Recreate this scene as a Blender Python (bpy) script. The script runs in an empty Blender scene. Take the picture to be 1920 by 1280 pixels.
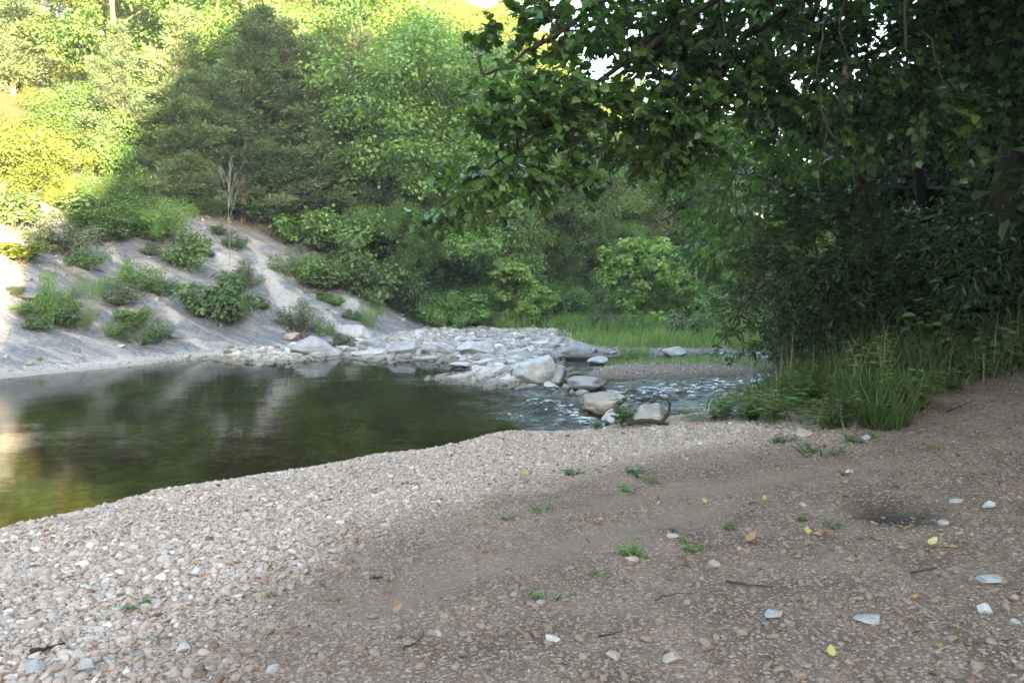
import bpy, math, random
import numpy as np
from mathutils import Vector, Matrix

# ------------------------------------------------------------------ camera, sky, sun, exposure
SC = bpy.context.scene
COL = SC.collection
F_PX, CAM_Z, PITCH = 1507.0, 2.0, math.atan(120 / 1507.0)      # focal length in photo pixels, eye height over the water, tilt down
cam_d = bpy.data.cameras.new('camera')
cam_d.sensor_width = 36.0
cam_d.lens = 36.0 * F_PX / 1920.0
cam_d.clip_end = 1000.0
cam = bpy.data.objects.new('camera', cam_d)
COL.objects.link(cam)
cam.location = (0, 0, CAM_Z)
cam.rotation_euler = (math.pi / 2 - PITCH, 0, 0)
SC.camera = cam

SUN_EL = math.radians(9.0)
SUN_TRAVEL = np.array([-0.5, 0.866])                           # the way the low evening light travels over the ground
w = bpy.data.worlds.new('World'); SC.world = w; w.use_nodes = True
nt = w.node_tree
sky = nt.nodes.new('ShaderNodeTexSky'); sky.sky_type = 'NISHITA'; sky.sun_disc = False
sky.sun_elevation = SUN_EL
sky.sun_rotation = math.atan2(-SUN_TRAVEL[0], -SUN_TRAVEL[1])
sky.air_density = 1.0; sky.dust_density = 1.5; sky.ozone_density = 1.0
bg = nt.nodes['Background']; bg.inputs['Strength'].default_value = 0.12
nt.links.new(sky.outputs[0], bg.inputs[0])
sun_d = bpy.data.lights.new('sun', 'SUN'); sun_d.energy = 5.0; sun_d.angle = math.radians(0.5); sun_d.color = (1.0, 0.80, 0.48)
sun = bpy.data.objects.new('sun', sun_d); COL.objects.link(sun)
sdir = Vector((SUN_TRAVEL[0] * math.cos(SUN_EL), SUN_TRAVEL[1] * math.cos(SUN_EL), -math.sin(SUN_EL)))
sun.rotation_euler = sdir.to_track_quat('-Z', 'Y').to_euler()
sun.location = (30, -50, 40)
vs = SC.view_settings
vs.view_transform = 'Standard'; vs.look = 'None'; vs.gamma = 1.0; vs.use_curve_mapping = False
vs.exposure = 4.2
vs.use_white_balance = True; vs.white_balance_temperature = 7100; vs.white_balance_tint = 8.0     # the camera's shade setting
SC.render.engine = 'CYCLES'
cy = SC.cycles
cy.use_denoising = True; cy.max_bounces = 9; cy.diffuse_bounces = 6; cy.glossy_bounces = 3
cy.transmission_bounces = 4; cy.transparent_max_bounces = 10; cy.caustics_reflective = False; cy.caustics_refractive = False
cy.sample_clamp_indirect = 6.0

# ------------------------------------------------------------------ small helpers
RNG = np.random.default_rng(7)
CP, SP = math.cos(PITCH), math.sin(PITCH)

def ray(px, py):
    x, y = (px - 960) / F_PX, -(py - 640) / F_PX
    return np.array([x, CP + y * SP, -SP + y * CP])

def at_z(px, py, z=0.0):
    r = ray(px, py); t = (z - CAM_Z) / r[2]
    return np.array([r[0] * t, r[1] * t, z])

def at_d(px, py, d):
    r = ray(px, py); t = d / r[1]
    return np.array([r[0] * t, d, CAM_Z + r[2] * t])

def mix(a, b, t): return a + (b - a) * t
def smooth(e0, e1, x):
    t = np.clip((x - e0) / (e1 - e0), 0, 1); return t * t * (3 - 2 * t)

def _hash(ix, iy, iz, seed):
    h = (ix * 374761393 + iy * 668265263 + iz * 2147483647 + seed * 974634777) & 0xFFFFFFFF
    h = ((h ^ (h >> 13)) * 1274126177) & 0xFFFFFFFF
    return ((h ^ (h >> 16)) & 0xFFFFFF) / float(0xFFFFFF)

def vnoise(x, y, z=None, seed=0):
    x = np.asarray(x, float); y = np.asarray(y, float)
    if z is None:
        ix, iy = np.floor(x).astype(np.int64), np.floor(y).astype(np.int64); fx, fy = x - ix, y - iy
        fx, fy = fx * fx * (3 - 2 * fx), fy * fy * (3 - 2 * fy)
        a, b, c, d = (_hash(ix + i, iy + j, 0, seed) for i, j in ((0, 0), (1, 0), (0, 1), (1, 1)))
        a = a + (b - a) * fx; c = c + (d - c) * fx
        return (a + (c - a) * fy) * 2 - 1
    z = np.asarray(z, float)
    ix, iy, iz = np.floor(x).astype(np.int64), np.floor(y).astype(np.int64), np.floor(z).astype(np.int64)
    fx, fy, fz = x - ix, y - iy, z - iz
    fx, fy, fz = fx * fx * (3 - 2 * fx), fy * fy * (3 - 2 * fy), fz * fz * (3 - 2 * fz)
    r = 0
    for dx in (0, 1):
        for dy in (0, 1):
            for dz in (0, 1):
                wgt = (fx if dx else 1 - fx) * (fy if dy else 1 - fy) * (fz if dz else 1 - fz)
                r = r + wgt * _hash(ix + dx, iy + dy, iz + dz, seed)
    return r * 2 - 1

def fbm(x, y, z=None, seed=0, octs=4):
    r, a = 0, 0.5
    for k in range(octs):
        m = 2.03 ** k
        r = r + a * vnoise(np.asarray(x) * m, np.asarray(y) * m, None if z is None else np.asarray(z) * m, seed + k * 17)
        a *= 0.5
    return r

def sd_poly(pts, X, Y):
    """signed distance to a closed polygon, positive inside"""
    pts = np.asarray(pts, float)[:, :2]
    d2 = np.full(np.shape(X), 1e18); inside = np.zeros(np.shape(X), bool)
    n = len(pts)
    for i in range(n):
        ax, ay = pts[i]; bx, by = pts[(i + 1) % n]
        ex, ey = bx - ax, by - ay
        t = np.clip(((X - ax) * ex + (Y - ay) * ey) / (ex * ex + ey * ey + 1e-12), 0, 1)
        d2 = np.minimum(d2, (X - ax - t * ex) ** 2 + (Y - ay - t * ey) ** 2)
        if abs(ey) > 1e-12:
            c = ((ay > Y) != (by > Y)) & (X < ex * (Y - ay) / ey + ax)
            inside ^= c
    return np.where(inside, 1, -1) * np.sqrt(d2)

def d_line(pts, X, Y):
    pts = np.asarray(pts, float)[:, :2]
    d2 = np.full(np.shape(X), 1e18)
    for (ax, ay), (bx, by) in zip(pts[:-1], pts[1:]):
        ex, ey = bx - ax, by - ay
        t = np.clip(((X - ax) * ex + (Y - ay) * ey) / (ex * ex + ey * ey + 1e-12), 0, 1)
        d2 = np.minimum(d2, (X - ax - t * ex) ** 2 + (Y - ay - t * ey) ** 2)
    return np.sqrt(d2)

def mesh_np(name, V, F, mats=None, attrs=None, smooth_shade=True):
    """V (n,3); F an int array (m,k) or a list of such arrays; attrs: name -> per-vertex float array"""
    me = bpy.data.meshes.new(name)
    V = np.ascontiguousarray(V, np.float32)
    Fs = [f for f in (F if isinstance(F, list) else [F]) if len(f)]
    me.vertices.add(len(V)); me.vertices.foreach_set('co', V.ravel())
    tot = np.concatenate([np.full(len(f), f.shape[1], np.int32) for f in Fs])
    idx = np.concatenate([np.asarray(f, np.int32).ravel() for f in Fs])
    st = np.concatenate([[0], np.cumsum(tot)[:-1]]).astype(np.int32)
    me.loops.add(len(idx)); me.loops.foreach_set('vertex_index', idx)
    me.polygons.add(len(tot)); me.polygons.foreach_set('loop_start', st); me.polygons.foreach_set('loop_total', tot)
    if smooth_shade: me.polygons.foreach_set('use_smooth', np.ones(len(tot), bool))
    for k, a in (attrs or {}).items():
        at = me.attributes.new(k, 'FLOAT', 'POINT'); at.data.foreach_set('value', np.ascontiguousarray(a, np.float32))
    me.update(calc_edges=True); me.validate()
    for m in (mats or []): me.materials.append(m)
    return me

def link(name, data, parent=None, loc=None, **props):
    o = bpy.data.objects.new(name, data); COL.objects.link(o)
    if parent is not None: o.parent = parent
    if loc is not None: o.location = loc
    for k, v in props.items(): o[k] = v
    return o

def thing(name, label, cat, loc=(0, 0, 0), rz=0.0, sc=1.0, group=None):
    o = link(name, None, loc=loc); o.rotation_euler = (0, 0, rz)
    o.scale = (sc, sc, sc) if np.isscalar(sc) else sc
    o['label'] = label; o['category'] = cat
    if group: o['group'] = group
    o.empty_display_size = 0.2
    return o

# ------------------------------------------------------------------ materials
def new_mat(name):
    m = bpy.data.materials.new(name); m.use_nodes = True
    n = m.node_tree.nodes; n.clear()
    return m, n, m.node_tree.links

class NB:
    """tiny node builder"""
    def __init__(s, name):
        s.m, s.n, s.l = new_mat(name)
    def node(s, t, **kw):
        x = s.n.new(t)
        for k, v in kw.items():
            if k in ('in_',): continue
            setattr(x, k, v)
        return x
    def put(s, sock, v):
        if hasattr(v, 'is_linked') or hasattr(v, 'links'): s.l.new(v, sock)
        else:
            if isinstance(v, (tuple, list)) and len(v) == 3 and sock.type == 'RGBA': v = (*v, 1)
            sock.default_value = v
    def math(s, op, a, b=0.0, c=None, clamp=False):
        x = s.node('ShaderNodeMath', operation=op); x.use_clamp = clamp
        s.put(x.inputs[0], a); s.put(x.inputs[1], b)
        if c is not None: s.put(x.inputs[2], c)
        return x.outputs[0]
    def mixc(s, f, a, b, blend='MIX'):
        x = s.node('ShaderNodeMix', data_type='RGBA', blend_type=blend)
        s.put(x.inputs[0], f); s.put(x.inputs[6], a); s.put(x.inputs[7], b)
        return x.outputs[2]
    def ramp(s, f, stops, interp='LINEAR'):
        x = s.node('ShaderNodeValToRGB'); cr = x.color_ramp; cr.interpolation = interp
        while len(cr.elements) < len(stops): cr.elements.new(0.5)
        for e, (p, c) in zip(cr.elements, stops): e.position = p; e.color = (*c, 1) if len(c) == 3 else c
        s.put(x.inputs[0], f); return x.outputs[0]
    def noise(s, vec, scale, detail=4, rough=0.55, dist=0.0):
        x = s.node('ShaderNodeTexNoise'); s.put(x.inputs['Vector'], vec)
        x.inputs['Scale'].default_value = scale; x.inputs['Detail'].default_value = detail
        x.inputs['Roughness'].default_value = rough; x.inputs['Distortion'].default_value = dist
        return x.outputs['Fac']
    def voro(s, vec, scale, feature='F1', out='Distance'):
        x = s.node('ShaderNodeTexVoronoi', feature=feature); s.put(x.inputs['Vector'], vec); x.inputs['Scale'].default_value = scale
        return x.outputs[out]
    def attr(s, name, typ='GEOMETRY', out='Fac'):
        x = s.node('ShaderNodeAttribute', attribute_name=name, attribute_type=typ); return x.outputs[out]
    def coord(s, out='Object'):
        return s.node('ShaderNodeTexCoord').outputs[out]
    def mapping(s, vec, rot=(0, 0, 0), scale=(1, 1, 1)):
        x = s.node('ShaderNodeMapping'); s.put(x.inputs[0], vec); x.inputs['Rotation'].default_value = rot; x.inputs['Scale'].default_value = scale
        return x.outputs[0]
    def bump(s, h, strength=0.5, dist=0.02, normal=None):
        x = s.node('ShaderNodeBump'); x.inputs['Strength'].default_value = strength; x.inputs['Distance'].default_value = dist
        s.put(x.inputs['Height'], h)
        if normal is not None: s.l.new(normal, x.inputs['Normal'])
        return x.outputs[0]
    def principled(s, color, rough=0.8, spec=0.3, normal=None):
        x = s.node('ShaderNodeBsdfPrincipled'); s.put(x.inputs['Base Color'], color); s.put(x.inputs['Roughness'], rough)
        x.inputs['Specular IOR Level'].default_value = spec
        if normal is not None: s.l.new(normal, x.inputs['Normal'])
        return x.outputs[0]
    def out(s, sh):
        o = s.node('ShaderNodeOutputMaterial'); s.l.new(sh, o.inputs['Surface']); return s.m

def leaf_material(name, dark, mid, light, transl=0.35, rough=0.45, spec=0.35, var=0.35):
    b = NB(name)
    t = b.attr('tint')
    rnd = b.node('ShaderNodeObjectInfo').outputs['Random']
    f = b.math('ADD', b.math('MULTIPLY', t, 1 - var), b.math('MULTIPLY', rnd, var))
    c = b.ramp(f, [(0.05, dark), (0.5, mid), (0.95, light)])
    p = b.principled(c, rough, spec)
    tr = b.node('ShaderNodeBsdfTranslucent')
    tc = b.mixc(1.0, c, (1.25, 1.35, 0.5), 'MULTIPLY'); b.l.new(tc, tr.inputs[0])
    mx = b.node('ShaderNodeMixShader'); mx.inputs[0].default_value = transl
    b.l.new(p, mx.inputs[1]); b.l.new(tr.outputs[0], mx.inputs[2])
    return b.out(mx.outputs[0])

def bark_material(name, c1, c2, scale=14):
    b = NB(name); co = b.mapping(b.coord(), scale=(1, 1, 0.22))
    n = b.noise(co, scale, 6, 0.65)
    return b.out(b.principled(b.ramp(n, [(0.3, c1), (0.7, c2)]), 0.9, 0.15, b.bump(n, 0.7, 0.03)))
# ------------------------------------------------------------------ the lie of the land (water level z = 0)
TOE = [(-26, -6), (-15.5, 9), (-10.1, 15.9), (-7.4, 19.9), (-4.9, 23.4), (-3.0, 27.0), (-0.5, 32.5), (6, 37.5), (16, 42), (34, 47), (60, 52)]
HILL_POLY = TOE + [(150, 120), (150, 200), (-190, 200), (-190, -40)]
_shore = [(-60, 1090), (0, 998), (150, 962), (300, 917), (430, 900), (560, 882), (700, 852), (800, 842), (860, 831), (920, 817), (1040, 812), (1110, 802), (1180, 793), (1270, 790)]
BANK_POLY = [(-40, 3.0), (-8.5, 4.6)] + [tuple(at_z(a, b, 0.14)[:2]) for a, b in _shore] + [(3.4, 11.3), (4.6, 12.3), (6.5, 14.5), (9.5, 18.5), (14, 23), (24, 28), (60, 36), (60, -90), (-60, -90)]
_front = [(395, 671), (420, 678), (500, 684), (550, 680), (612, 672), (622, 664), (640, 664), (650, 671), (690, 679), (740, 680), (800, 673), (868, 686), (884, 698), (838, 706), (800, 711), (860, 719), (940, 724),
          (1000, 724), (1045, 716), (1052, 700), (1044, 686), (1040, 671), (1140, 668), (1300, 666), (1420, 664), (1600, 656), (1920, 642)]
BAR_POLY = [tuple(at_z(a, b, 0.0)[:2]) for a, b in _front] + [(60, 41), (80, 60), (0, 60), (-12, 27), (-7.6, 20.2)]
_islet = [(1098, 703), (1130, 690), (1200, 684), (1330, 681), (1420, 683), (1460, 690), (1420, 702), (1300, 707), (1200, 710), (1120, 709)]
ISLET_POLY = [tuple(at_z(a, b, 0.0)[:2]) for a, b in _islet]
PIT = at_z(1672, 966, 0.45)[:2]
A_DIR = np.array([0.615, 0.788]); S_DIR = np.array([-0.788, 0.615])

def land(X, Y, parts=False):
    X = np.asarray(X, float); Y = np.asarray(Y, float)
    # hill and rock slope
    s = sd_poly(HILL_POLY, X, Y) + 0.25 * fbm(X * 0.35, Y * 0.35, seed=3)
    sp = np.maximum(s, 0)
    z0 = 0.72 * sp - 0.62 * (1 - np.exp(-sp / 0.85))
    cap = np.interp(X, [-30, -6, 3, 12, 30], [38, 36, 27, 9, 7])
    hill = cap * (1 - np.exp(-z0 / cap))
    a = X * A_DIR[0] + Y * A_DIR[1]
    rough = smooth(0.5, 2.5, sp)
    c1 = a * 0.80 + s * 0.60                               # strata slant across the fall line
    hill = hill + rough * (0.26 * fbm(c1 * 0.9, a * 0.12 + s * 0.1, seed=11, octs=5) + 0.16 * fbm(X * 0.5, Y * 0.5, seed=5))
    lw = c1 * 0.62 + 0.55 * fbm(X * 0.35, Y * 0.35, seed=13) ; fr = lw - np.floor(lw)
    hill = hill + smooth(0.9, 2.0, sp) * smooth(11, 8, sp) * (0.30 * (1 - fr) ** 1.0 * smooth(0.0, 0.10, fr) - 0.15) * (0.35 + 0.9 * smooth(-0.25, 0.3, fbm(X * 0.45, Y * 0.45, seed=15)))
    hill = np.where(s < 0, 0.45 * s, hill)
    # near gravel bank
    sa = sd_poly(BANK_POLY, X, Y) + 0.30 + 0.10 * fbm(X * 1.1, Y * 1.1, seed=21, octs=3)
    top = 0.33 + 0.10 * np.clip(X - 1.2, 0, 9) + 0.035 * fbm(X * 0.6, Y * 0.6, seed=23) * 2
    top = top + 0.05 * smooth(6, 3, Y) + 0.018 * fbm(X * 2.6, Y * 2.6, seed=29)
    bank = np.where(sa < 0, 0.55 * sa, top * (1 - np.exp(-np.maximum(sa, 0) / 0.55)))
    # scuffed hollow with ash in it, and faint wheel ruts
    dx, dy = (X - PIT[0] + 0.1 * fbm(X * 4, Y * 4, seed=25)) / 0.22, (Y - PIT[1] + 0.15 * fbm(X * 4, Y * 4, seed=27)) / 0.26
    bank = bank - 0.075 * np.exp(-(dx * dx + dy * dy)) + 0.02 * np.exp(-((np.sqrt(dx * dx + dy * dy) - 1.5) / 0.5) ** 2)
    for rut in RUTS:
        bank = bank - 0.035 * np.exp(-(d_line(rut, X, Y) / 0.16) ** 2)
    # middle gravel bar and far bank
    sb = sd_poly(BAR_POLY, X, Y) + 0.12 * fbm(X * 0.9, Y * 0.9, seed=31, octs=3)
    btop = 0.10 + 0.22 * smooth(25, 33, Y) + 0.05 * fbm(X * 0.7, Y * 0.7, seed=33)
    bar = np.where(sb < 0, 0.3 * sb, btop * (1 - np.exp(-np.maximum(sb, 0) / (0.5 + 1.3 * smooth(1.4, 2.6, X)))))
    si = sd_poly(ISLET_POLY, X, Y) + 0.08 * fbm(X * 1.1, Y * 1.1, seed=41, octs=3)
    isl = np.where(si < 0, 0.35 * si, 0.16 * (1 - np.exp(-np.maximum(si, 0) / 0.3)))
    bed = -0.55 + 0.08 * fbm(X * 0.8, Y * 0.8, seed=43) + 0.33 * smooth(-1.0, 1.5, X)
    st = np.stack([bed, bank, bar, isl, hill])
    z = st.max(0)
    if parts: return z, st.argmax(0), s, sa, sb, si, a
    return z

RUTS = [[at_z(1130, 930, .35)[:2], at_z(1260, 915, .36)[:2], at_z(1400, 905, .4)[:2], at_z(1600, 880, .45)[:2]],
        [at_z(700, 1130, .36)[:2], at_z(900, 1060, .36)[:2], at_z(1100, 1000, .36)[:2], at_z(1320, 950, .38)[:2]]]

def hit(px, py, maxd=140.0):
    """where the view ray through a photo pixel meets the land"""
    r = ray(px, py); r = r / r[1]
    d = np.concatenate([np.arange(2.5, 14, 0.12), np.arange(14, 45, 0.3), np.arange(45, maxd, 1.5)])
    for _ in range(2):
        x, y, z = r[0] * d, d, CAM_Z + r[2] * d
        h = np.maximum(land(x, y), 0.0)
        k = int(np.argmax(z <= h)) if (z <= h).any() else len(d) - 1
        if _ == 0: d = np.linspace(d[max(k - 1, 0)], d[k], 24)
    return np.array([x[k], y[k], h[k]])

def axis(spans):
    out = []
    for a, b, st in spans: out.append(np.arange(a, b, st))
    return np.concatenate(out + [[spans[-1][1]]])

xs = axis([(-120, -40, 4), (-40, -15, 0.6), (-15, -7, 0.10), (-7, -2, 0.07), (-2, 6.5, 0.06), (6.5, 14, 0.18), (14, 40, 0.8), (40, 110, 4)])
ys = axis([(-70, -14, 4), (-14, 2, 0.6), (2, 12, 0.05), (12, 24, 0.09), (24, 34, 0.16), (34, 60, 0.6), (60, 160, 4)])
GX, GY = np.meshgrid(xs, ys)
GZ, GK, GS, GA, GB, GI, GAL = land(GX, GY, True)
nx, ny = len(xs), len(ys)
I = np.arange(nx * ny).reshape(ny, nx)
Q = np.stack([I[:-1, :-1], I[:-1, 1:], I[1:, 1:], I[1:, :-1]], -1).reshape(-1, 4)
V = np.stack([GX, GY, GZ], -1).reshape(-1, 3)

# masks carried on the vertices
def wl(pix): return [hit(*p)[:2] for p in pix]
edge_n = 0.5 * fbm(GX * 0.9, GY * 0.9, seed=51) + 0.8 * fbm(GX * 0.25, GY * 0.25, seed=53)
STREAKS = [([(478, 452), (500, 500), (518, 545), (548, 590)], 0.30, 1.0), ([(596, 562), (645, 592), (690, 622), (722, 640)], 0.20, 1.0), ([(618, 590), (660, 628)], 0.14, .8), ([(198, 455), (226, 497)], 0.13, .9),
           ([(275, 545), (335, 598), (392, 655)], 0.16, .8), ([(20, 520), (45, 560), (72, 600)], 0.22, .8), ([(325, 405), (385, 450), (432, 505)], 0.30, .7), ([(-10, 335), (40, 365), (88, 402)], 0.45, .9), ([(395, 640), (470, 655)], 0.10, .6), ([(430, 520), (470, 570)], 0.12, .5)]
pale = np.zeros(GX.shape)
for pts, wd, st in STREAKS:
    d = d_line(wl(pts), GX + 0.25 * fbm(GX * 1.5, GY * 1.5, seed=61), GY + 0.25 * fbm(GX * 1.5, GY * 1.5, seed=67))
    pale = np.maximum(pale, st * np.exp(-(d / wd) ** 2))
pale = np.maximum(pale, 0.95 * smooth(1.25, 0.1, GS + 0.3 * edge_n) * (GS > -1))
GSL = GS - 2.6 * smooth(-8, -13, GX)
soil = smooth(4.2, 7.0, GSL + 1.3 * edge_n)
_c1 = GAL * 0.80 + GS * 0.60; _lw = _c1 * 0.62 + 0.55 * fbm(GX * 0.35, GY * 0.35, seed=13); _fr = _lw - np.floor(_lw)
ledge = np.exp(-(_fr / 0.07) ** 2) * smooth(0.9, 2.0, GS) * smooth(-0.1, 0.25, fbm(GX * 0.45, GY * 0.45, seed=15))
far_right = smooth(-3.4, -2.2, GX) * (GS > -1)
soil = np.maximum(soil, far_right)
DIRT_POLY = [tuple(hit(*p)[:2]) for p in [(480, 1100), (640, 1040), (800, 985), (900, 945), (1040, 905), (1180, 885), (1330, 862), (1450, 835), (1560, 800)]] + [(3.4, 9.0), (5, 9.9), (9, 11.2), (12, 13), (12, -3), (-2.0, -3), tuple(hit(330, 1270)[:2])]
dirt = smooth(-0.7, 0.7, sd_poly(DIRT_POLY, GX, GY) + 0.7 * fbm(GX * 1.3, GY * 1.3, seed=71))
VEG_POLY = [(1.9, 10.5), (2.6, 9.7), (3.0, 9.0), (3.5, 8.5), (4.6, 8.9), (5.9, 9.4), (9, 10), (40, 13), (40, 34), (9.5, 18.5), (6.5, 14.5), (4.4, 12.4), (3.2, 11.5)]
humus = smooth(-0.3, 0.8, sd_poly(VEG_POLY, GX, GY))
_an = 0.35 * fbm(GX * 5, GY * 5, seed=75)
ash = np.exp(-(((GX - PIT[0]) / 0.25 + _an) ** 2 + ((GY - PIT[1]) / 0.36 + _an) ** 2) ** 1.5)
scuff = 0 * GX
for rut in RUTS: scuff = np.maximum(scuff, np.exp(-(d_line(rut, GX, GY) / 0.22) ** 2))
wet = smooth(0.10, 0.0, GZ)

def zone_of(k, s, al):
    z = np.zeros(k.shape, int)                 # 0 creek bed
    z[k == 1] = 1; z[(k == 2)] = 2; z[k == 3] = 3
    z[(k == 4)] = 4
    return z
zone = zone_of(GK, GS, GAL)
rock_mask = (GSL + 1.3 * edge_n < 7.2) & (GX + 0.8 * edge_n < -2.3) & (zone == 4)
zone[(zone == 4) & ~rock_mask] = 5
zq = zone.reshape(-1)[Q].max(1)

def zone_mesh(name, zid, mat, attrs):
    f = Q[zq == zid]; u, inv = np.unique(f, return_inverse=True)
    me = mesh_np(name, V[u], inv.reshape(-1, 4), [mat], {k: a.reshape(-1)[u] for k, a in attrs.items()})
    return me

# --- materials of the land
def mat_bank():
    b = NB('gravel_and_dirt'); co = b.coord()
    d, hu, ah, sf, wt = b.attr('dirt'), b.attr('humus'), b.attr('ash'), b.attr('scuff'), b.attr('wet')
    v = b.node('ShaderNodeTexVoronoi', feature='F1'); b.l.new(co, v.inputs['Vector']); v.inputs['Scale'].default_value = 70
    vc = b.node('ShaderNodeSeparateColor'); b.l.new(v.outputs['Color'], vc.inputs[0])
    stone = b.ramp(vc.outputs[0], [(0.0, (.12, .085, .065)), (0.35, (.22, .17, .14)), (0.7, (.30, .25, .215)), (1.0, (.40, .36, .33))])
    n1 = b.noise(co, 2.2, 6, 0.6); n2 = b.noise(co, 38, 5, 0.7)
    dirtc = b.ramp(n1, [(0.3, (.080, .056, .044)), (0.5, (.135, .098, .078)), (0.72, (.21, .158, .130))])
    grit = b.mixc(b.math('MULTIPLY', b.math('GREATER_THAN', vc.outputs[1], 0.72), 0.7), dirtc, stone)
    grit = b.mixc(b.ramp(n2, [(0.45, (0, 0, 0)), (0.7, (.75, .75, .75))]), grit, (.055, .038, .028), 'MIX')
    soilc = b.mixc(n2, (.21, .162, .134), (.11, .080, .064))
    c = b.mixc(d, stone, grit)
    c = b.mixc(b.math('MULTIPLY', sf, 0.75), c, soilc)
    c = b.mixc(b.math('MULTIPLY', hu, 0.85), c, b.mixc(n2, (.085, .055, .035), (.03, .022, .014)))
    c = b.mixc(b.math('MULTIPLY', ah, 0.97), c, b.mixc(n2, (.012, .011, .010), (.045, .04, .036)))
    c = b.mixc(b.math('MULTIPLY', wt, 0.6), c, (.10, .085, .06))
    dist = b.math('SUBTRACT', 1.0, v.outputs['Distance'])
    h = b.math('ADD', b.math('MULTIPLY', dist, 0.5), n2)
    return b.out(b.principled(c, 0.9, 0.2, b.bump(h, 0.8, 0.02)))

def mat_bar():
    b = NB('bar_gravel'); co = b.coord()
    v = b.node('ShaderNodeTexVoronoi', feature='F1'); b.l.new(co, v.inputs['Vector']); v.inputs['Scale'].default_value = 16
    vc = b.node('ShaderNodeSeparateColor'); b.l.new(v.outputs['Color'], vc.inputs[0])
    c = b.ramp(vc.outputs[0], [(0.0, (.14, .12, .11)), (0.4, (.28, .265, .255)), (1.0, (.46, .45, .445))])
    n = b.noise(co, 1.2, 5, 0.6)
    c = b.mixc(b.math('MULTIPLY', b.math('GREATER_THAN', n, 0.56), 0.35), c, (.30, .24, .18))
    c = b.mixc(b.math('MULTIPLY', b.attr('wet'), 0.75), c, (.09, .08, .06))
    gr = b.attr('green')
    c = b.mixc(gr, c, b.mixc(n, (.07, .10, .03), (.10, .09, .05)))
    return b.out(b.principled(c, 0.9, 0.2, b.bump(b.math('SUBTRACT', 1.0, v.outputs['Distance']), 1.0, 0.04)))

def mat_bed():
    b = NB('creek_bed'); co = b.coord()
    v = b.node('ShaderNodeTexVoronoi', feature='F1'); b.l.new(co, v.inputs['Vector']); v.inputs['Scale'].default_value = 9
    vc = b.node('ShaderNodeSeparateColor'); b.l.new(v.outputs['Color'], vc.inputs[0])
    c = b.ramp(vc.outputs[0], [(0.0, (.055, .042, .026)), (0.6, (.12, .09, .058)), (1.0, (.22, .175, .125))])
    n = b.noise(co, 1.1, 5, 0.6)
    c = b.mixc(b.ramp(n, [(0.42, (0, 0, 0)), (0.62, (1, 1, 1))]), c, (.06, .046, .026))
    return b.out(b.principled(c, 0.9, 0.2, b.bump(b.math('SUBTRACT', 1.0, v.outputs['Distance']), 0.8, 0.05)))

def mat_rock_slope():
    b = NB('shale_slope'); co = b.coord()
    # long streaks that slant down the face
    st = b.mapping(co, rot=(0, 0, math.radians(-52 + 33)), scale=(0.16, 1.0, 0.5))
    n1 = b.noise(st, 2.6, 7, 0.62, 0.4); n2 = b.noise(co, 9, 7, 0.7); n3 = b.noise(co, 0.8, 4, 0.55); n4 = b.noise(st, 14, 5, 0.65)
    grey = b.ramp(n2, [(0.25, (.10, .112, .138)), (0.5, (.19, .205, .238)), (0.85, (.31, .322, .35))])
    pink = b.ramp(n4, [(0.25, (.37, .325, .314)), (0.7, (.55, .505, .487))])
    bare = b.ramp(b.math('ADD', b.math('MULTIPLY', n1, 0.6), b.math('MULTIPLY', n3, 0.4)), [(0.48, (0, 0, 0)), (0.59, (1, 1, 1))])
    c = b.mixc(b.math('MULTIPLY', bare, 0.74), grey, pink)
    pl = b.ramp(b.math('ADD', b.attr('pale'), b.math('ADD', b.math('MULTIPLY', b.math('SUBTRACT', n4, 0.5), 1.5), b.math('MULTIPLY', b.math('SUBTRACT', n2, 0.5), 1.3))), [(0.22, (0, 0, 0)), (0.66, (.95, .95, .95))])
    c = b.mixc(pl, c, b.mixc(n2, (.37, .345, .335), (.54, .52, .51)))
    crack = b.voro(b.mapping(co, rot=(0, 0, math.radians(-19)), scale=(0.35, 1.2, 0.7)), 1.6, 'DISTANCE_TO_EDGE')
    ck = b.ramp(b.math('ADD', crack, b.math('MULTIPLY', b.math('SUBTRACT', n2, 0.42), 0.12)), [(0.0, (1, 1, 1)), (0.03, (0, 0, 0))])
    c = b.mixc(b.math('MULTIPLY', ck, b.math('MULTIPLY', n3, 0.7)), c, (.06, .058, .062))
    c = b.mixc(b.math('MULTIPLY', b.attr('ledge'), b.ramp(n2, [(0.34, (0, 0, 0)), (0.52, (1, 1, 1))])), c, (.03, .028, .032))
    so = b.math('MULTIPLY', b.attr('soil'), b.math('ADD', 0.4, n2), clamp=True)
    c = b.mixc(so, c, b.ramp(n2, [(0.3, (.075, .055, .038)), (0.7, (.19, .14, .10))]))
    c = b.mixc(b.math('MULTIPLY', b.attr('wet'), 0.35), c, (.20, .175, .14))
    speck = b.math('GREATER_THAN', b.noise(co, 24, 2, 0.5), 0.74)
    c = b.mixc(b.math('MULTIPLY', speck, 0.8), c, (.46, .45, .43))
    n5 = b.noise(co, 30, 6, 0.7)
    c = b.mixc(b.ramp(n5, [(0.5, (0, 0, 0)), (0.68, (.7, .7, .7))]), c, b.mixc(0.5, c, (.05, .055, .065)))
    h = b.math('ADD', b.math('ADD', b.math('MULTIPLY', n1, 1.4), b.math('ADD', b.math('MULTIPLY', n2, 0.9), b.math('MULTIPLY', n5, 0.45))), b.math('MULTIPLY', crack, 0.6, clamp=True))
    return b.out(b.principled(c, 0.85, 0.25, b.bump(h, 1.0, 0.13)))

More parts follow.
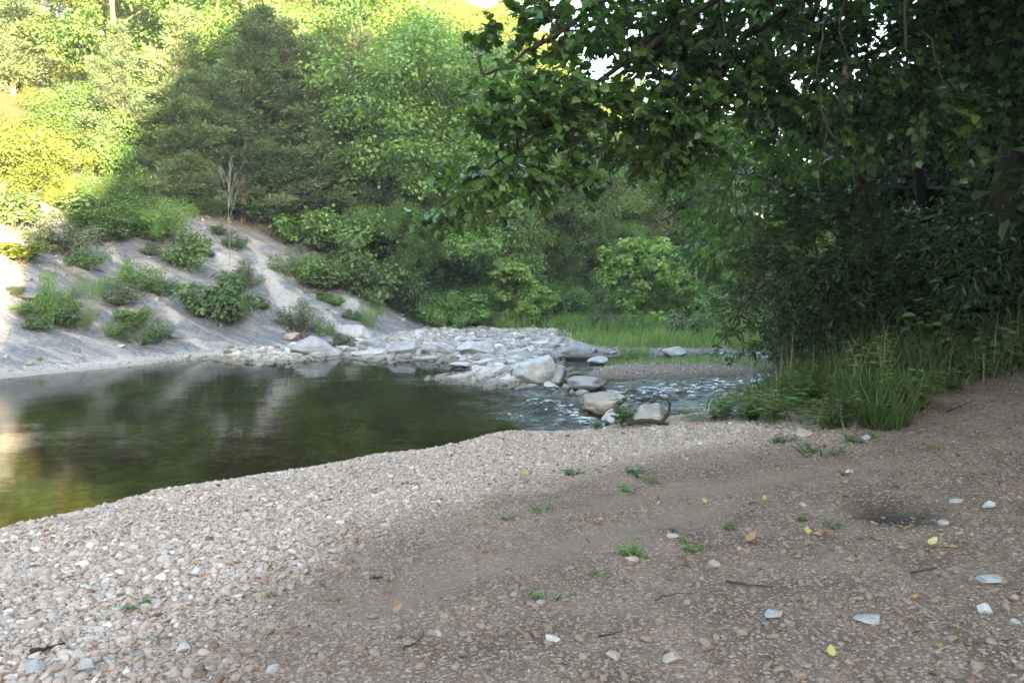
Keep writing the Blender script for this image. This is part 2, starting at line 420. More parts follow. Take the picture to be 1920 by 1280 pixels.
def mat_hill():
    b = NB('forest_floor'); co = b.coord()
    n1 = b.noise(co, 0.9, 6, 0.65); n2 = b.noise(co, 14, 6, 0.7)
    c = b.mixc(n2, (.055, .035, .022), (.20, .135, .085))
    c = b.mixc(b.ramp(n1, [(0.40, (0, 0, 0)), (0.66, (.8, .8, .8))]), c, b.mixc(n2, (.03, .045, .015), (.09, .11, .04)))
    return b.out(b.principled(c, 0.95, 0.1, b.bump(n2, 1.0, 0.12)))

GREEN_POLY = [tuple(at_z(a, c, 0.2)[:2]) for a, c in [(1050, 640), (1130, 645), (1330, 646), (1500, 642)]] + [(30, 30), (40, 60), (-3, 60), tuple(at_z(780, 612, .2)[:2]), tuple(at_z(930, 617, .2)[:2]), tuple(at_z(1030, 618, .2)[:2])]
green = smooth(0.0, 1.2, sd_poly(GREEN_POLY, GX, GY) + 0.6 * fbm(GX * 0.8, GY * 0.8, seed=81))
M_bank, M_bar, M_bed, M_rock_slope, M_hill = mat_bank(), mat_bar(), mat_bed(), mat_rock_slope(), mat_hill()
link('gravel_bank', zone_mesh('gravel_bank', 1, M_bank, {'dirt': dirt, 'humus': humus, 'ash': ash, 'scuff': scuff, 'wet': wet}), kind='structure', label='trodden gravel and dirt bank in the foreground', category='gravel bank')
link('gravel_bar', zone_mesh('gravel_bar', 2, M_bar, {'wet': wet, 'green': green}), kind='structure', label='pale gravel bar across the creek below the rock slope', category='gravel bar')
link('gravel_islet', zone_mesh('gravel_islet', 3, M_bank, {'dirt': dirt * 0 + .6, 'humus': humus * 0, 'ash': ash * 0, 'scuff': scuff * 0, 'wet': wet}), kind='structure', label='low brown gravel islet in the riffle', category='gravel bar')
link('creek_bed', zone_mesh('creek_bed', 0, M_bed, {}), kind='structure', label='brown stony creek bed under the water', category='creek bed')
link('rock_slope', zone_mesh('rock_slope', 4, M_rock_slope, {'pale': pale, 'soil': soil, 'wet': wet, 'ledge': ledge}), kind='structure', label='grey and pinkish bare rock slope above the pool', category='rock slope')
link('hillside', zone_mesh('hillside', 5, M_hill, {}), kind='structure', label='wooded hillside above the rock slope', category='hillside')

# --- unseen ridge behind the camera, crest shaped to shade the creek and pass sun patches
def ridge():
    U = np.concatenate([np.arange(-160, -20, 4), np.arange(-20, 60, 0.5), np.arange(60, 161, 4)]); T = np.arange(-100, -23, 1.2)
    uu, tt = np.meshgrid(U, T)
    lat = np.array([SUN_TRAVEL[1], -SUN_TRAVEL[0]])
    x = uu * lat[0] + tt * SUN_TRAVEL[0]; y = uu * lat[1] + tt * SUN_TRAVEL[1]
    crest = np.interp(uu, [-160, -60, -14, -2.5, -2.2, -0.95, -0.7, -0.35, 0.0, 0.3, 1.3, 4.6, 11, 20, 60, 160], [24, 24, 23, 21.8, 17.6, 17.6, 20.6, 21.0, 20.8, 21.8, 22.4, 29.8, 31.0, 31.5, 32, 32])
    crest = crest + (0.45 + 1.15 * smooth(1, 5, uu)) * (fbm(uu * 0.45, tt * 0.1, seed=91) + 0.7 * vnoise(uu * 1.7, tt * 0.3, seed=93))
    prof = np.interp(tt, [-100, -80, -62, -58, -40, -24], [0.75, 0.92, 1.0, 0.985, 0.45, 0.0])
    z = 0.4 + (crest - 4.7) * prof
    n = uu.shape; I = np.arange(n[0] * n[1]).reshape(n)
    q = np.stack([I[:-1, :-1], I[:-1, 1:], I[1:, 1:], I[1:, :-1]], -1).reshape(-1, 4)
    link('ridge', mesh_np('ridge', np.stack([x, y, z], -1).reshape(-1, 3), q, [M_hill]), kind='structure', label='unseen ridge behind the camera shaped to shade the creek', category='ridge')
ridge()

# ------------------------------------------------------------------ water
def mat_water():
    b = NB('creek_water'); co = b.coord()
    rp = b.attr('ripple')
    w1 = b.noise(b.mapping(co, rot=(0, 0, 0.3), scale=(1.0, 1.7, 1)), 5.0, 3, 0.5, 0.3)
    w2 = b.noise(b.mapping(co, rot=(0, 0, -0.2), scale=(1.0, 1.5, 1)), 17.0, 3, 0.55)
    calm = b.noise(b.mapping(co, scale=(0.6, 1.2, 1)), 3.0, 2, 0.5)
    h = b.math('ADD', b.math('MULTIPLY', b.math('ADD', b.math('MULTIPLY', w1, 1.0), b.math('MULTIPLY', w2, 0.45)), rp), b.math('MULTIPLY', calm, 0.0045))
    nm = b.bump(h, 1.0, 0.10)
    fr = b.node('ShaderNodeFresnel'); fr.inputs['IOR'].default_value = 1.333; b.l.new(nm, fr.inputs['Normal'])
    gl = b.node('ShaderNodeBsdfGlossy'); b.put(gl.inputs['Roughness'], b.math('ADD', 0.012, b.math('MULTIPLY', rp, 0.10))); b.l.new(nm, gl.inputs['Normal'])
    tr = b.node('ShaderNodeBsdfTransparent'); tr.inputs[0].default_value = (.58, .55, .38, 1)
    mx = b.node('ShaderNodeMixShader'); b.l.new(fr.outputs[0], mx.inputs[0]); b.l.new(tr.outputs[0], mx.inputs[1]); b.l.new(gl.outputs[0], mx.inputs[2])
    return b.out(mx.outputs[0])

def water():
    x = axis([(-45, -14, 0.8), (-14, -1.5, 0.12), (-1.5, 7, 0.055), (7, 14, 0.15), (14, 60, 1.5)]); y = axis([(2, 9, 0.2), (9, 17.5, 0.05), (17.5, 27, 0.12), (27, 46, 0.6)])
    X, Y = np.meshgrid(x, y)
    rp = np.zeros(X.shape)
    for (a, c, r, st) in [(1060, 770, 1.0, 1), (1005, 760, .8, .8), (1000, 730, .9, .8), (930, 722, .7, .6), (1120, 790, .9, .9), (1250, 740, 1.5, 1), (1380, 730, 1.8, 1), (1330, 690, 1.6, .7), (1090, 692, .9, .45), (1480, 720, 2.0, 1), (860, 716, .7, .55), (1430, 665, 3, .8), (985, 778, .55, .5)]:
        p = at_z(a, c); rp = np.maximum(rp, st * np.exp(-(((X - p[0]) / r) ** 2 + ((Y - p[1]) / (r * .8)) ** 2)))
    rp = 1.25 * rp * (0.75 + 0.5 * fbm(X * 0.9, Y * 0.9, seed=95)) + 0.012
    z = rp * (0.21 * fbm(X * 1.6 + Y * 0.5, Y * 3.4, seed=97, octs=3) + 0.035 * fbm(X * 5, Y * 8, seed=99, octs=2))
    I = np.arange(X.size).reshape(X.shape)
    q = np.stack([I[:-1, :-1], I[:-1, 1:], I[1:, 1:], I[1:, :-1]], -1).reshape(-1, 4)
    link('water', mesh_np('water', np.stack([X, Y, z], -1).reshape(-1, 3), q, [mat_water()], {'ripple': rp.ravel()}), kind='structure', label='calm olive pool breaking into a blue riffle', category='water')
water()
# ------------------------------------------------------------------ plant building blocks
def unit(v): return v / (np.linalg.norm(v, axis=-1, keepdims=True) + 1e-9)

LEAF_QUAD = (np.array([[0, 0, 0], [0.45, -0.34, 0.05], [1, 0, -0.06], [0.45, 0.34, 0.05]]), np.array([[0, 1, 2, 3]]))
LEAF_OVAL = (np.array([[0, 0, 0], [0.28, -0.36, 0.07], [0.68, -0.27, 0.03], [1, 0, -0.12], [0.68, 0.27, 0.03], [0.28, 0.36, 0.07]]), np.array([[0, 1, 2, 3], [3, 4, 5, 0]]))
LEAF_NARROW = (np.array([[0, 0, 0], [0.3, -0.13, 0.03], [0.68, -0.11, 0.0], [1, 0, -0.14], [0.68, 0.11, 0.0], [0.3, 0.13, 0.03]]), np.array([[0, 1, 2, 3], [3, 4, 5, 0]]))
LEAF_BROAD = (np.array([[0, 0, 0], [0.10, -0.36, 0.05], [0.40, -0.46, 0.06], [0.72, -0.28, 0.0], [1.05, 0, -0.16], [0.72, 0.28, 0.0], [0.40, 0.46, 0.06], [0.10, 0.36, 0.05], [0.42, 0, -0.03]]),
              np.array([[0, 1, 2, 8], [8, 2, 3, 4], [4, 5, 6, 8], [8, 6, 7, 0]]))
_st = np.linspace(0, 1, 9); _wd = 0.34 * np.sin(np.pi * _st ** 0.8) ** 0.8 * (1 + 0.12 * np.sin(_st * 19))
LEAF_FINE = (np.array([q for s_, w_ in zip(_st, _wd) for q in ((s_, -w_, 0.05 + 0.10 * s_ * s_), (s_, 0, 0.12 * s_ * s_), (s_, w_, 0.07 + 0.05 * s_))]), np.array([q for i in range(8) for q in ((3 * i, 3 * i + 3, 3 * i + 4, 3 * i + 1), (3 * i + 1, 3 * i + 4, 3 * i + 5, 3 * i + 2))]))
TUFT = (np.array([[0, 0, 0], [0.5, -0.17, 0.02], [1, 0, -0.05], [0.5, 0.17, 0.02]]), np.array([[0, 1, 2, 3]]))

def leaves(P, D, N, size, tmpl, tint=None, rng=None, width=1.0):
    """P positions, D leaf directions, N leaf normals (n,3), size (n,) -> verts, faces, tint"""
    D = unit(D); S = unit(np.cross(N, D)); U = np.cross(D, S)
    tv, tf = tmpl; k = len(tv); size = np.broadcast_to(size, (len(P),))
    Vv = P[:, None, :] + size[:, None, None] * (tv[None, :, 0:1] * D[:, None, :] + width * tv[None, :, 1:2] * S[:, None, :] + tv[None, :, 2:3] * U[:, None, :])
    Ff = (np.arange(len(P)) * k)[:, None, None] + tf[None]
    t = np.repeat(tint if tint is not None else rng.random(len(P)), k)
    return Vv.reshape(-1, 3), Ff.reshape(-1, tf.shape[1]), t

def join(parts):
    Vs, Fs, Ts, n = [], {}, [], 0
    for v, f, t in parts:
        if len(v) == 0: continue
        Vs.append(v); Ts.append(t)
        Fs.setdefault(f.shape[1], []).append(f + n); n += len(v)
    return np.concatenate(Vs), [np.concatenate(x) for x in Fs.values()], np.concatenate(Ts)

def tube(pts, rad, sides=6):
    pts = np.asarray(pts, float); n = len(pts); rad = np.broadcast_to(rad, (n,))
    tan = unit(np.gradient(pts, axis=0)); up = np.array([0.31, 0.17, 0.93]) if abs(tan[0, 2]) < 0.9 else np.array([1.0, 0.1, 0])
    a = unit(np.cross(tan, up)); b = np.cross(tan, a)
    th = np.arange(sides) * 2 * math.pi / sides
    Vv = pts[:, None] + rad[:, None, None] * (np.cos(th)[None, :, None] * a[:, None] + np.sin(th)[None, :, None] * b[:, None])
    I = np.arange(n * sides).reshape(n, sides); J = np.roll(I, -1, 1)
    f = np.stack([I[:-1], J[:-1], J[1:], I[1:]], -1).reshape(-1, 4)
    return Vv.reshape(-1, 3), f, np.zeros(n * sides)

def wander(rng, p0, d0, length, n, bend=0.25, pull=(0, 0, 0)):
    pts = [np.asarray(p0, float)]; d = unit(np.asarray(d0, float))
    for _ in range(n - 1):
        d = unit(d + bend * rng.normal(size=3) + np.asarray(pull)); pts.append(pts[-1] + d * length / (n - 1))
    return np.array(pts)

def part_mesh(name, pieces, mat):
    v, f, t = join(pieces); return mesh_np(name, v, f, [mat], {'tint': t})

def clump_leaves(rng, C, R, n, size, tmpl, flat=0.65, upness=0.9, tint0=0.5, tvar=0.25, shell=0.55):
    """leaves round a clump centre, thicker toward its skin, faces turned up and out"""
    d = unit(rng.normal(size=(n, 3))); r = R * np.maximum(shell, rng.random(n)) ** 0.7 * (0.75 + 0.5 * rng.random(n))
    P = C + d * r[:, None] * np.array([1, 1, flat])
    N = unit(d * 0.7 + np.array([0, 0, upness]) + 0.55 * rng.normal(size=(n, 3)))
    D = unit(d + np.array([0, 0, -0.45]) + 0.7 * rng.normal(size=(n, 3)))
    D = D - N * (D * N).sum(1, keepdims=True)
    t = np.clip(tint0 + tvar * rng.normal(size=n), 0, 1)
    return leaves(P, D, N, size * (0.7 + 0.6 * rng.random(n)), tmpl, t)

def broadleaf(seed, h=8.0, base=0.25, r=2.6, n_leaf=22000, size=0.11, tmpl=LEAF_QUAD, limbs=16, clump=0.75, trunk_r=0.11, flat=0.6):
    """a leafy tree: trunk pieces, crown pieces"""
    rng = np.random.default_rng(seed)
    tr = wander(rng, (0, 0, -0.3), (0.08 * rng.normal(), 0.08 * rng.normal(), 1), h * 0.93 + 0.3, 10, 0.07, (0, 0, 0.05))
    rad = np.linspace(trunk_r * h / 8, 0.015, 10); rad[0] *= 1.35
    wood = [tube(tr, rad, 8)]
    cl = []
    for i in range(limbs):
        f = base + (1 - base) * (i + 0.5) / limbs; zt = f * (len(tr) - 1); k = int(zt); p = tr[k] + (tr[min(k + 1, 9)] - tr[k]) * (zt - k)
        prof = math.sin(math.pi * min(1, ((f - base) / (1 - base)) * 0.80 + 0.20)) ** 0.7
        az = i * 2.399 + rng.normal() * 0.4; L = r * prof * (0.7 + 0.6 * rng.random()) + 0.25
        d = np.array([math.cos(az), math.sin(az), 0.25 + 0.6 * (f - base)])
        lp = wander(rng, p, d, L, 6, 0.16, (0, 0, 0.02)); wood.append(tube(lp, np.linspace(trunk_r * 0.34, 0.008, 6), 5))
        for q, wgt in ((3, 0.75), (4, 0.9), (5, 1.0)): cl.append((lp[q] + rng.normal(size=3) * 0.12, clump * wgt * (0.75 + 0.5 * rng.random())))
        for j in range(3):
            k2 = 2 + j; d2 = unit(lp[k2] - lp[k2 - 1]) + 0.9 * rng.normal(size=3) * np.array([1, 1, 0.5])
            sp = wander(rng, lp[k2], d2, L * 0.45, 4, 0.2); wood.append(tube(sp, np.linspace(trunk_r * 0.14, 0.005, 4), 4))
            cl.append((sp[-1], clump * (0.55 + 0.5 * rng.random())))
    cl.append((tr[-1], clump * 0.8))
    wsum = sum(c[1] ** 2 for c in cl); lv = []
    for c, cr in cl:
        n = int(n_leaf * cr * cr / wsum); lv.append(clump_leaves(rng, c, cr, n, size, tmpl, flat, tint0=np.clip(0.5 + 0.16 * rng.normal(), .1, .9), tvar=0.16, shell=0.38))
    return wood, lv

def cedar(seed, h=8.0, r=1.9, n_branch=120, tufts=330, size=0.10):
    """an irregular cone of ascending, feathery dark branches; bare twigs low on the trunk"""
    rng = np.random.default_rng(seed)
    tr = wander(rng, (0, 0, -0.3), (0.05 * rng.normal(), 0.05 * rng.normal(), 1), h + 0.3, 12, 0.04, (0, 0, 0.04))
    wood = [tube(tr, np.linspace(0.13 * h / 8, 0.012, 12), 7)]; lv = []
    for i in range(n_branch):
        f = 0.03 + 0.96 * (i + rng.random()) / n_branch; zt = f * 11; k = min(int(zt), 10); p = tr[k] + (tr[k + 1] - tr[k]) * (zt - k)
        az = rng.random() * 6.283; lump = 0.80 + 0.55 * math.sin(az * 2 + seed + 5 * f) * math.sin(9 * f + seed * 1.7)
        L = (r * min(1.0, (1 - f) * 1.35) ** 0.8 + 0.25) * (0.65 + 0.45 * rng.random()) * lump
        d = np.array([math.cos(az), math.sin(az), 0.18 + 0.45 * f]); bp = wander(rng, p, d, L, 6, 0.10, (0, 0, 0.03))
        wood.append(tube(bp, np.linspace(0.022, 0.004, 6), 4))
        dead = f < 0.25 and rng.random() < 0.25
        if dead:
            for j in range(5):
                k2 = 1 + j % 5; sp = wander(rng, bp[k2], unit(rng.normal(size=3) + unit(bp[-1] - bp[0])), 0.45, 3, 0.3); wood.append(tube(sp, (0.007, 0.005, 0.003), 3))
            continue
        n = int(tufts * L / r * 1.1) + 25
        u = 0.30 + 0.70 * rng.random(n) ** 0.8; ii = np.minimum((u * 5).astype(int), 4)
        base = bp[ii] + (bp[ii + 1] - bp[ii]) * (u * 5 - ii)[:, None]
        side = rng.normal(size=(n, 3)) * np.array([1, 1, 0.42]); spread = (0.10 + 0.20 * L * (1.15 - u))
        P = base + side * spread[:, None] * 0.8
        D = unit(unit(bp[-1] - bp[0])[None] * 0.6 + unit(side) * 0.8 + np.array([0, 0, 0.25]) + 0.35 * rng.normal(size=(n, 3)))
        N = unit(np.array([0, 0, 1.0]) + 0.8 * rng.normal(size=(n, 3)))
        t = np.clip(0.5 + 0.28 * rng.normal() + 0.15 * rng.normal(size=n), 0, 1)
        lv.append(leaves(P, D, N, size * (0.6 + 0.8 * rng.random(n)), TUFT, t))
    return wood, lv

def shrub(seed, r=0.5, h=0.9, n_leaf=2600, size=0.06, tmpl=LEAF_OVAL, stems=12, flat=0.8):
    rng = np.random.default_rng(seed); wood, lv = [], []
    cl = []
    for i in range(stems):
        az = rng.random() * 6.283; out = r * math.sqrt(rng.random()) * 0.95
        d = np.array([math.cos(az) * out, math.sin(az) * out, h * (0.55 + 0.5 * rng.random()) * (1 - 0.45 * (out / r) ** 2)])
        p = wander(rng, (0.15 * d[0], 0.15 * d[1], -0.05), d, np.linalg.norm(d), 5, 0.14)
        wood.append(tube(p, np.linspace(0.012, 0.004, 5), 4)); cl += [(p[-1], 1.0), (p[3], 0.9), (p[2], 0.7)]
    ws = sum(c[1] for c in cl)
    for c, wg in cl:
        lv.append(clump_leaves(rng, c, r * 0.36 * wg, int(n_leaf * wg / ws), size, tmpl, flat, tint0=np.clip(0.5 + 0.18 * rng.normal(), .1, .9), shell=0.35))
    return wood, lv

def blades(rng, P, length, width, lean=0.5, segs=4, droop=0.8, face=None):
    """arching grass blades from root points P"""
    n = len(P); az = rng.random(n) * 6.283 if face is None else face
    L = length * (0.55 + 0.65 * rng.random(n)); ln = lean * (0.3 + 0.9 * rng.random(n)); dr = droop * (0.3 + rng.random(n))
    dirh = np.stack([np.cos(az), np.sin(az), 0 * az], 1); side = np.stack([-np.sin(az), np.cos(az), 0 * az], 1)
    rows = []; pos = P.astype(float).copy(); ang = ln.copy()
    for k in range(segs + 1):
        wd = width * (1 - (k / segs) ** 1.6) * (0.7 + 0.3 * (k > 0)) + 0.0004
        rows.append((pos - side * wd * 0.5, pos + side * wd * 0.5))
        st = (L / segs)[:, None]; pos = pos + st * (dirh * np.sin(ang)[:, None] + np.array([0, 0, 1.0]) * np.cos(ang)[:, None]); ang = ang + dr / segs
    Vv = np.stack([x for r in rows for x in r], 1); k = 2 * (segs + 1)
    tf = np.array([[2 * i, 2 * i + 1, 2 * i + 3, 2 * i + 2] for i in range(segs)])
    Ff = (np.arange(n) * k)[:, None, None] + tf[None]
    return Vv.reshape(-1, 3), Ff.reshape(-1, 4), np.repeat(rng.random(n), k)

def stem_plant(seed, h=0.6, stems=5, spread=0.2, size=0.11, tmpl=LEAF_NARROW, per=10, droop=0.5):
    rng = np.random.default_rng(seed); wood, lv = [], []
    for i in range(stems):
        az = rng.random() * 6.283; o = spread * rng.random()
        p = wander(rng, (o * math.cos(az) * .5, o * math.sin(az) * .5, -0.03), (0.5 * math.cos(az) * spread / h, 0.5 * math.sin(az) * spread / h, 1), h * (0.6 + 0.5 * rng.random()), 6, 0.10)
        wood.append(tube(p, np.linspace(0.006, 0.002, 6), 4))
        u = 0.25 + 0.75 * (np.arange(per) + 0.5) / per; ii = np.minimum((u * 5).astype(int), 4); base = p[ii] + (p[ii + 1] - p[ii]) * (u * 5 - ii)[:, None]
        a2 = np.arange(per) * 2.4 + rng.random() * 6; D = np.stack([np.cos(a2), np.sin(a2), 0.35 - droop * rng.random(per)], 1)
        N = unit(np.array([0, 0, 1.0]) + 0.3 * rng.normal(size=(per, 3)))
        lv.append(leaves(base, D, N, size * (1.15 - 0.5 * u) * (0.8 + 0.4 * rng.random(per)), tmpl, np.clip(0.5 + .2 * rng.normal(size=per), 0, 1)))
    return wood, lv

def sprays(rng, C, Dn, n_leaf, length, size, tmpl, tint0, droop=0.35):
    """leafy twigs: C starts, Dn directions (n,3); alternate leaves along each, plus the twig itself"""
    n = len(C); segs = 5; pts = [C]; d = unit(Dn)
    for k in range(segs): d = unit(d + np.array([0, 0, -droop / segs]) + 0.10 * rng.normal(size=(n, 3))); pts.append(pts[-1] + d * (length / segs)[:, None])
    pts = np.stack(pts, 1); out = []
    for j in range(n_leaf):
        u = 0.12 + 0.88 * (j + rng.random(n)) / n_leaf; ii = np.minimum((u * segs).astype(int), segs - 1)
        a = pts[np.arange(n), ii]; b = pts[np.arange(n), ii + 1]; P = a + (b - a) * (u * segs - ii)[:, None]; ax = unit(b - a)
        side = unit(np.cross(ax, np.array([0, 0, 1.0]))) * (1 if j % 2 else -1)
        D = unit(ax * 0.55 + side * 0.75 + np.array([0, 0, -0.35]) + 0.30 * rng.normal(size=(n, 3)))
        N = unit(np.array([0, 0, 0.9]) + 0.45 * rng.normal(size=(n, 3)) + side * 0.15)
        out.append(leaves(P, D, N, size * (0.65 + 0.6 * rng.random(n)), tmpl, np.clip(tint0 + 0.2 * rng.normal(size=n), 0, 1)))
    w0 = [tube(pts[i, ::2], (0.006, 0.004, 0.002), 3) for i in range(n)]
    return out, w0

# leaf and bark materials: (dark, mid, light)
ML_decid = leaf_material('leaf_broad_green', (.045, .088, .030), (.088, .160, .048), (.150, .235, .075), transl=0.40, var=0.45)
ML_fresh = leaf_material('leaf_fresh_green', (.075, .150, .045), (.135, .240, .075), (.200, .310, .105), transl=0.40)
ML_sunny = leaf_material('leaf_sunlit', (.095, .130, .030), (.172, .212, .052), (.26, .285, .085), transl=0.42, var=0.45)  # evening sun put into the leaf colour of plants where it falls
ML_syc = leaf_material('leaf_young_sycamore', (.11, .19, .05), (.18, .285, .08), (.25, .36, .11), transl=0.42)
ML_cedar = leaf_material('cedar_needles', (.066, .102, .062), (.128, .180, .102), (.20, .26, .135), transl=0.32, rough=0.7, spec=0.15, var=0.4)
ML_shrub = leaf_material('leaf_shrub', (.055, .105, .042), (.098, .170, .066), (.160, .235, .098), transl=0.35, var=0.4)
ML_greyshrub = leaf_material('leaf_grey_green', (.07, .095, .055), (.12, .15, .095), (.19, .21, .13), transl=0.3, rough=0.6)
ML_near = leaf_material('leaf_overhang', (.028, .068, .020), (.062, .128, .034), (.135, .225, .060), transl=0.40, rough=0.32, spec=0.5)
ML_shade = leaf_material('leaf_shaded', (.013, .028, .010), (.026, .052, .017), (.050, .088, .028), transl=0.30, rough=0.42)  # deep shade of the right bank put into the leaf colour
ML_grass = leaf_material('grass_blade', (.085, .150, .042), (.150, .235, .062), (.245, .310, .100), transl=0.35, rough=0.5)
ML_weed = leaf_material('weed_leaf', (.042, .095, .028), (.078, .155, .045), (.140, .225, .075), transl=0.35, rough=0.45)
ML_straw = leaf_material('dry_stem', (.16, .12, .07), (.27, .21, .13), (.38, .31, .20), transl=0.2, rough=0.7)
MB_brown = bark_material('bark_brown', (.05, .036, .026), (.16, .12, .09))
MB_cedar = bark_material('bark_cedar', (.11, .075, .055), (.27, .20, .16))
MB_pale = bark_material('bark_bleached', (.16, .15, .14), (.32, .31, .285), 20)
MB_dark = bark_material('bark_dark', (.018, .014, .012), (.055, .044, .034))
# ------------------------------------------------------------------ boulders and stones
def mat_stone(name, c1, c2, c3, stain=(.20, .14, .08), stain_at=0.62, scale=3.0):
    b = NB(name); co = b.coord(); n1 = b.noise(co, scale, 7, 0.62, 0.3); n2 = b.noise(co, scale * 7, 6, 0.7); n3 = b.noise(b.mapping(co, scale=(0.4, 0.4, 2.2)), scale * 1.6, 5, 0.6)
    c = b.ramp(n1, [(0.28, c1), (0.52, c2), (0.75, c3)])
    c = b.mixc(b.math('MULTIPLY', n2, 0.35), c, c1)
    c = b.mixc(b.ramp(n3, [(stain_at, (0, 0, 0)), (stain_at + 0.1, (.8, .8, .8))]), c, stain)
    z = b.node('ShaderNodeSeparateXYZ'); g = b.node('ShaderNodeNewGeometry'); b.l.new(g.outputs['Position'], z.inputs[0])
    wetline = b.ramp(b.math('ADD', z.outputs[2], b.math('MULTIPLY', n2, 0.06)), [(0.05, (1, 1, 1)), (0.10, (0, 0, 0))])
    c = b.mixc(b.math('MULTIPLY', wetline, 0.8), c, (.06, .05, .035))
    h = b.math('ADD', b.math('MULTIPLY', n1, 1.2), b.math('MULTIPLY', n2, 0.4))
    return b.out(b.principled(c, 0.82, 0.3, b.bump(h, 0.8, 0.05)))
MS_white = mat_stone('stone_pale', (.25, .255, .265), (.39, .395, .405), (.53, .535, .545), (.29, .23, .18), 0.66)
MS_grey = mat_stone('stone_grey', (.16, .165, .178), (.27, .275, .285), (.41, .415, .42), (.19, .16, .13), 0.64)
MS_tan = mat_stone('stone_tan', (.16, .14, .125), (.27, .245, .225), (.40, .375, .355), (.15, .105, .07), 0.58)
MS_pink = mat_stone('stone_pinkish', (.21, .165, .15), (.31, .25, .235), (.40, .35, .335), (.20, .15, .125), 0.70)
MS_dark = mat_stone('stone_dark_red', (.06, .045, .04), (.13, .085, .075), (.2, .14, .12))

def ico(sub):
    import bmesh
    bm = bmesh.new(); bmesh.ops.create_icosphere(bm, subdivisions=sub, radius=1.0)
    v = np.array([x.co[:] for x in bm.verts]); f = np.array([[q.index for q in p.verts] for p in bm.faces]); bm.free()
    return v, f
ICO = {k: ico(k) for k in (2, 3, 5)}

def rock_geo(seed, sub=5, planes=11, rough=0.06, peak=None, soft=10.0):
    rng = np.random.default_rng(seed); v, f = ICO[sub]
    planes = int(planes * 1.7); nrm = unit(rng.normal(size=(planes, 3)) * np.array([1, 1, 0.8])); d = 0.58 + 0.27 * rng.random(planes)
    dots = np.clip(v @ nrm.T, 0.02, None) / d
    r = 1.0 / (np.sum(np.maximum(dots, 0.3) ** soft, 1) ** (1 / soft)); r = np.minimum(r, 1.25)
    p = v * r[:, None]
    if rough: p = p * (1 + rough * 2.4 * fbm(p[:, 0] * 1.6 + seed, p[:, 1] * 1.6, p[:, 2] * 1.6, seed=seed, octs=5 if sub > 3 else 2) - (0.05 * np.abs(vnoise(p[:, 0] * 1.1 + seed, p[:, 1] * 1.1, p[:, 2] * 4.5, seed=seed + 3)) if sub > 3 else 0))[:, None]
    mn, mx = p.min(0), p.max(0); p = (p - (mn + mx) / 2) / ((mx - mn) / 2)
    if peak is not None: p[:, 0] += peak * np.clip(p[:, 2] + 0.3, 0, 2) * 0.5
    return p, f

def boulder(name, label, seed, px, py_base, w_px, h_px, mat, depth=0.8, rz=0.0, tilt=(0, 0), sink=0.22, peak=None, planes=11, rough=0.06, cat='boulder', group=None, soft=10.0):
    """w_px/h_px: its size in the photograph at the place where its foot stands"""
    p = hit(px, py_base); sc = p[1] / F_PX
    sx, sz = w_px * sc / 2, h_px * sc / (2 - 2 * sink) ; sy = sx * depth
    v, f = rock_geo(seed, 5 if w_px > 24 else 3, planes, rough, peak, soft * 1.6)
    me = mesh_np(name, v * np.array([sx, sy, sz]), f, [mat])
    o = link(name, me, loc=(p[0], p[1] + sy * 0.75, p[2] + sz * (1 - 2 * sink))); o.rotation_euler = (tilt[0], tilt[1], rz)
    o['label'] = label; o['category'] = cat
    if group: o['group'] = group
    return o

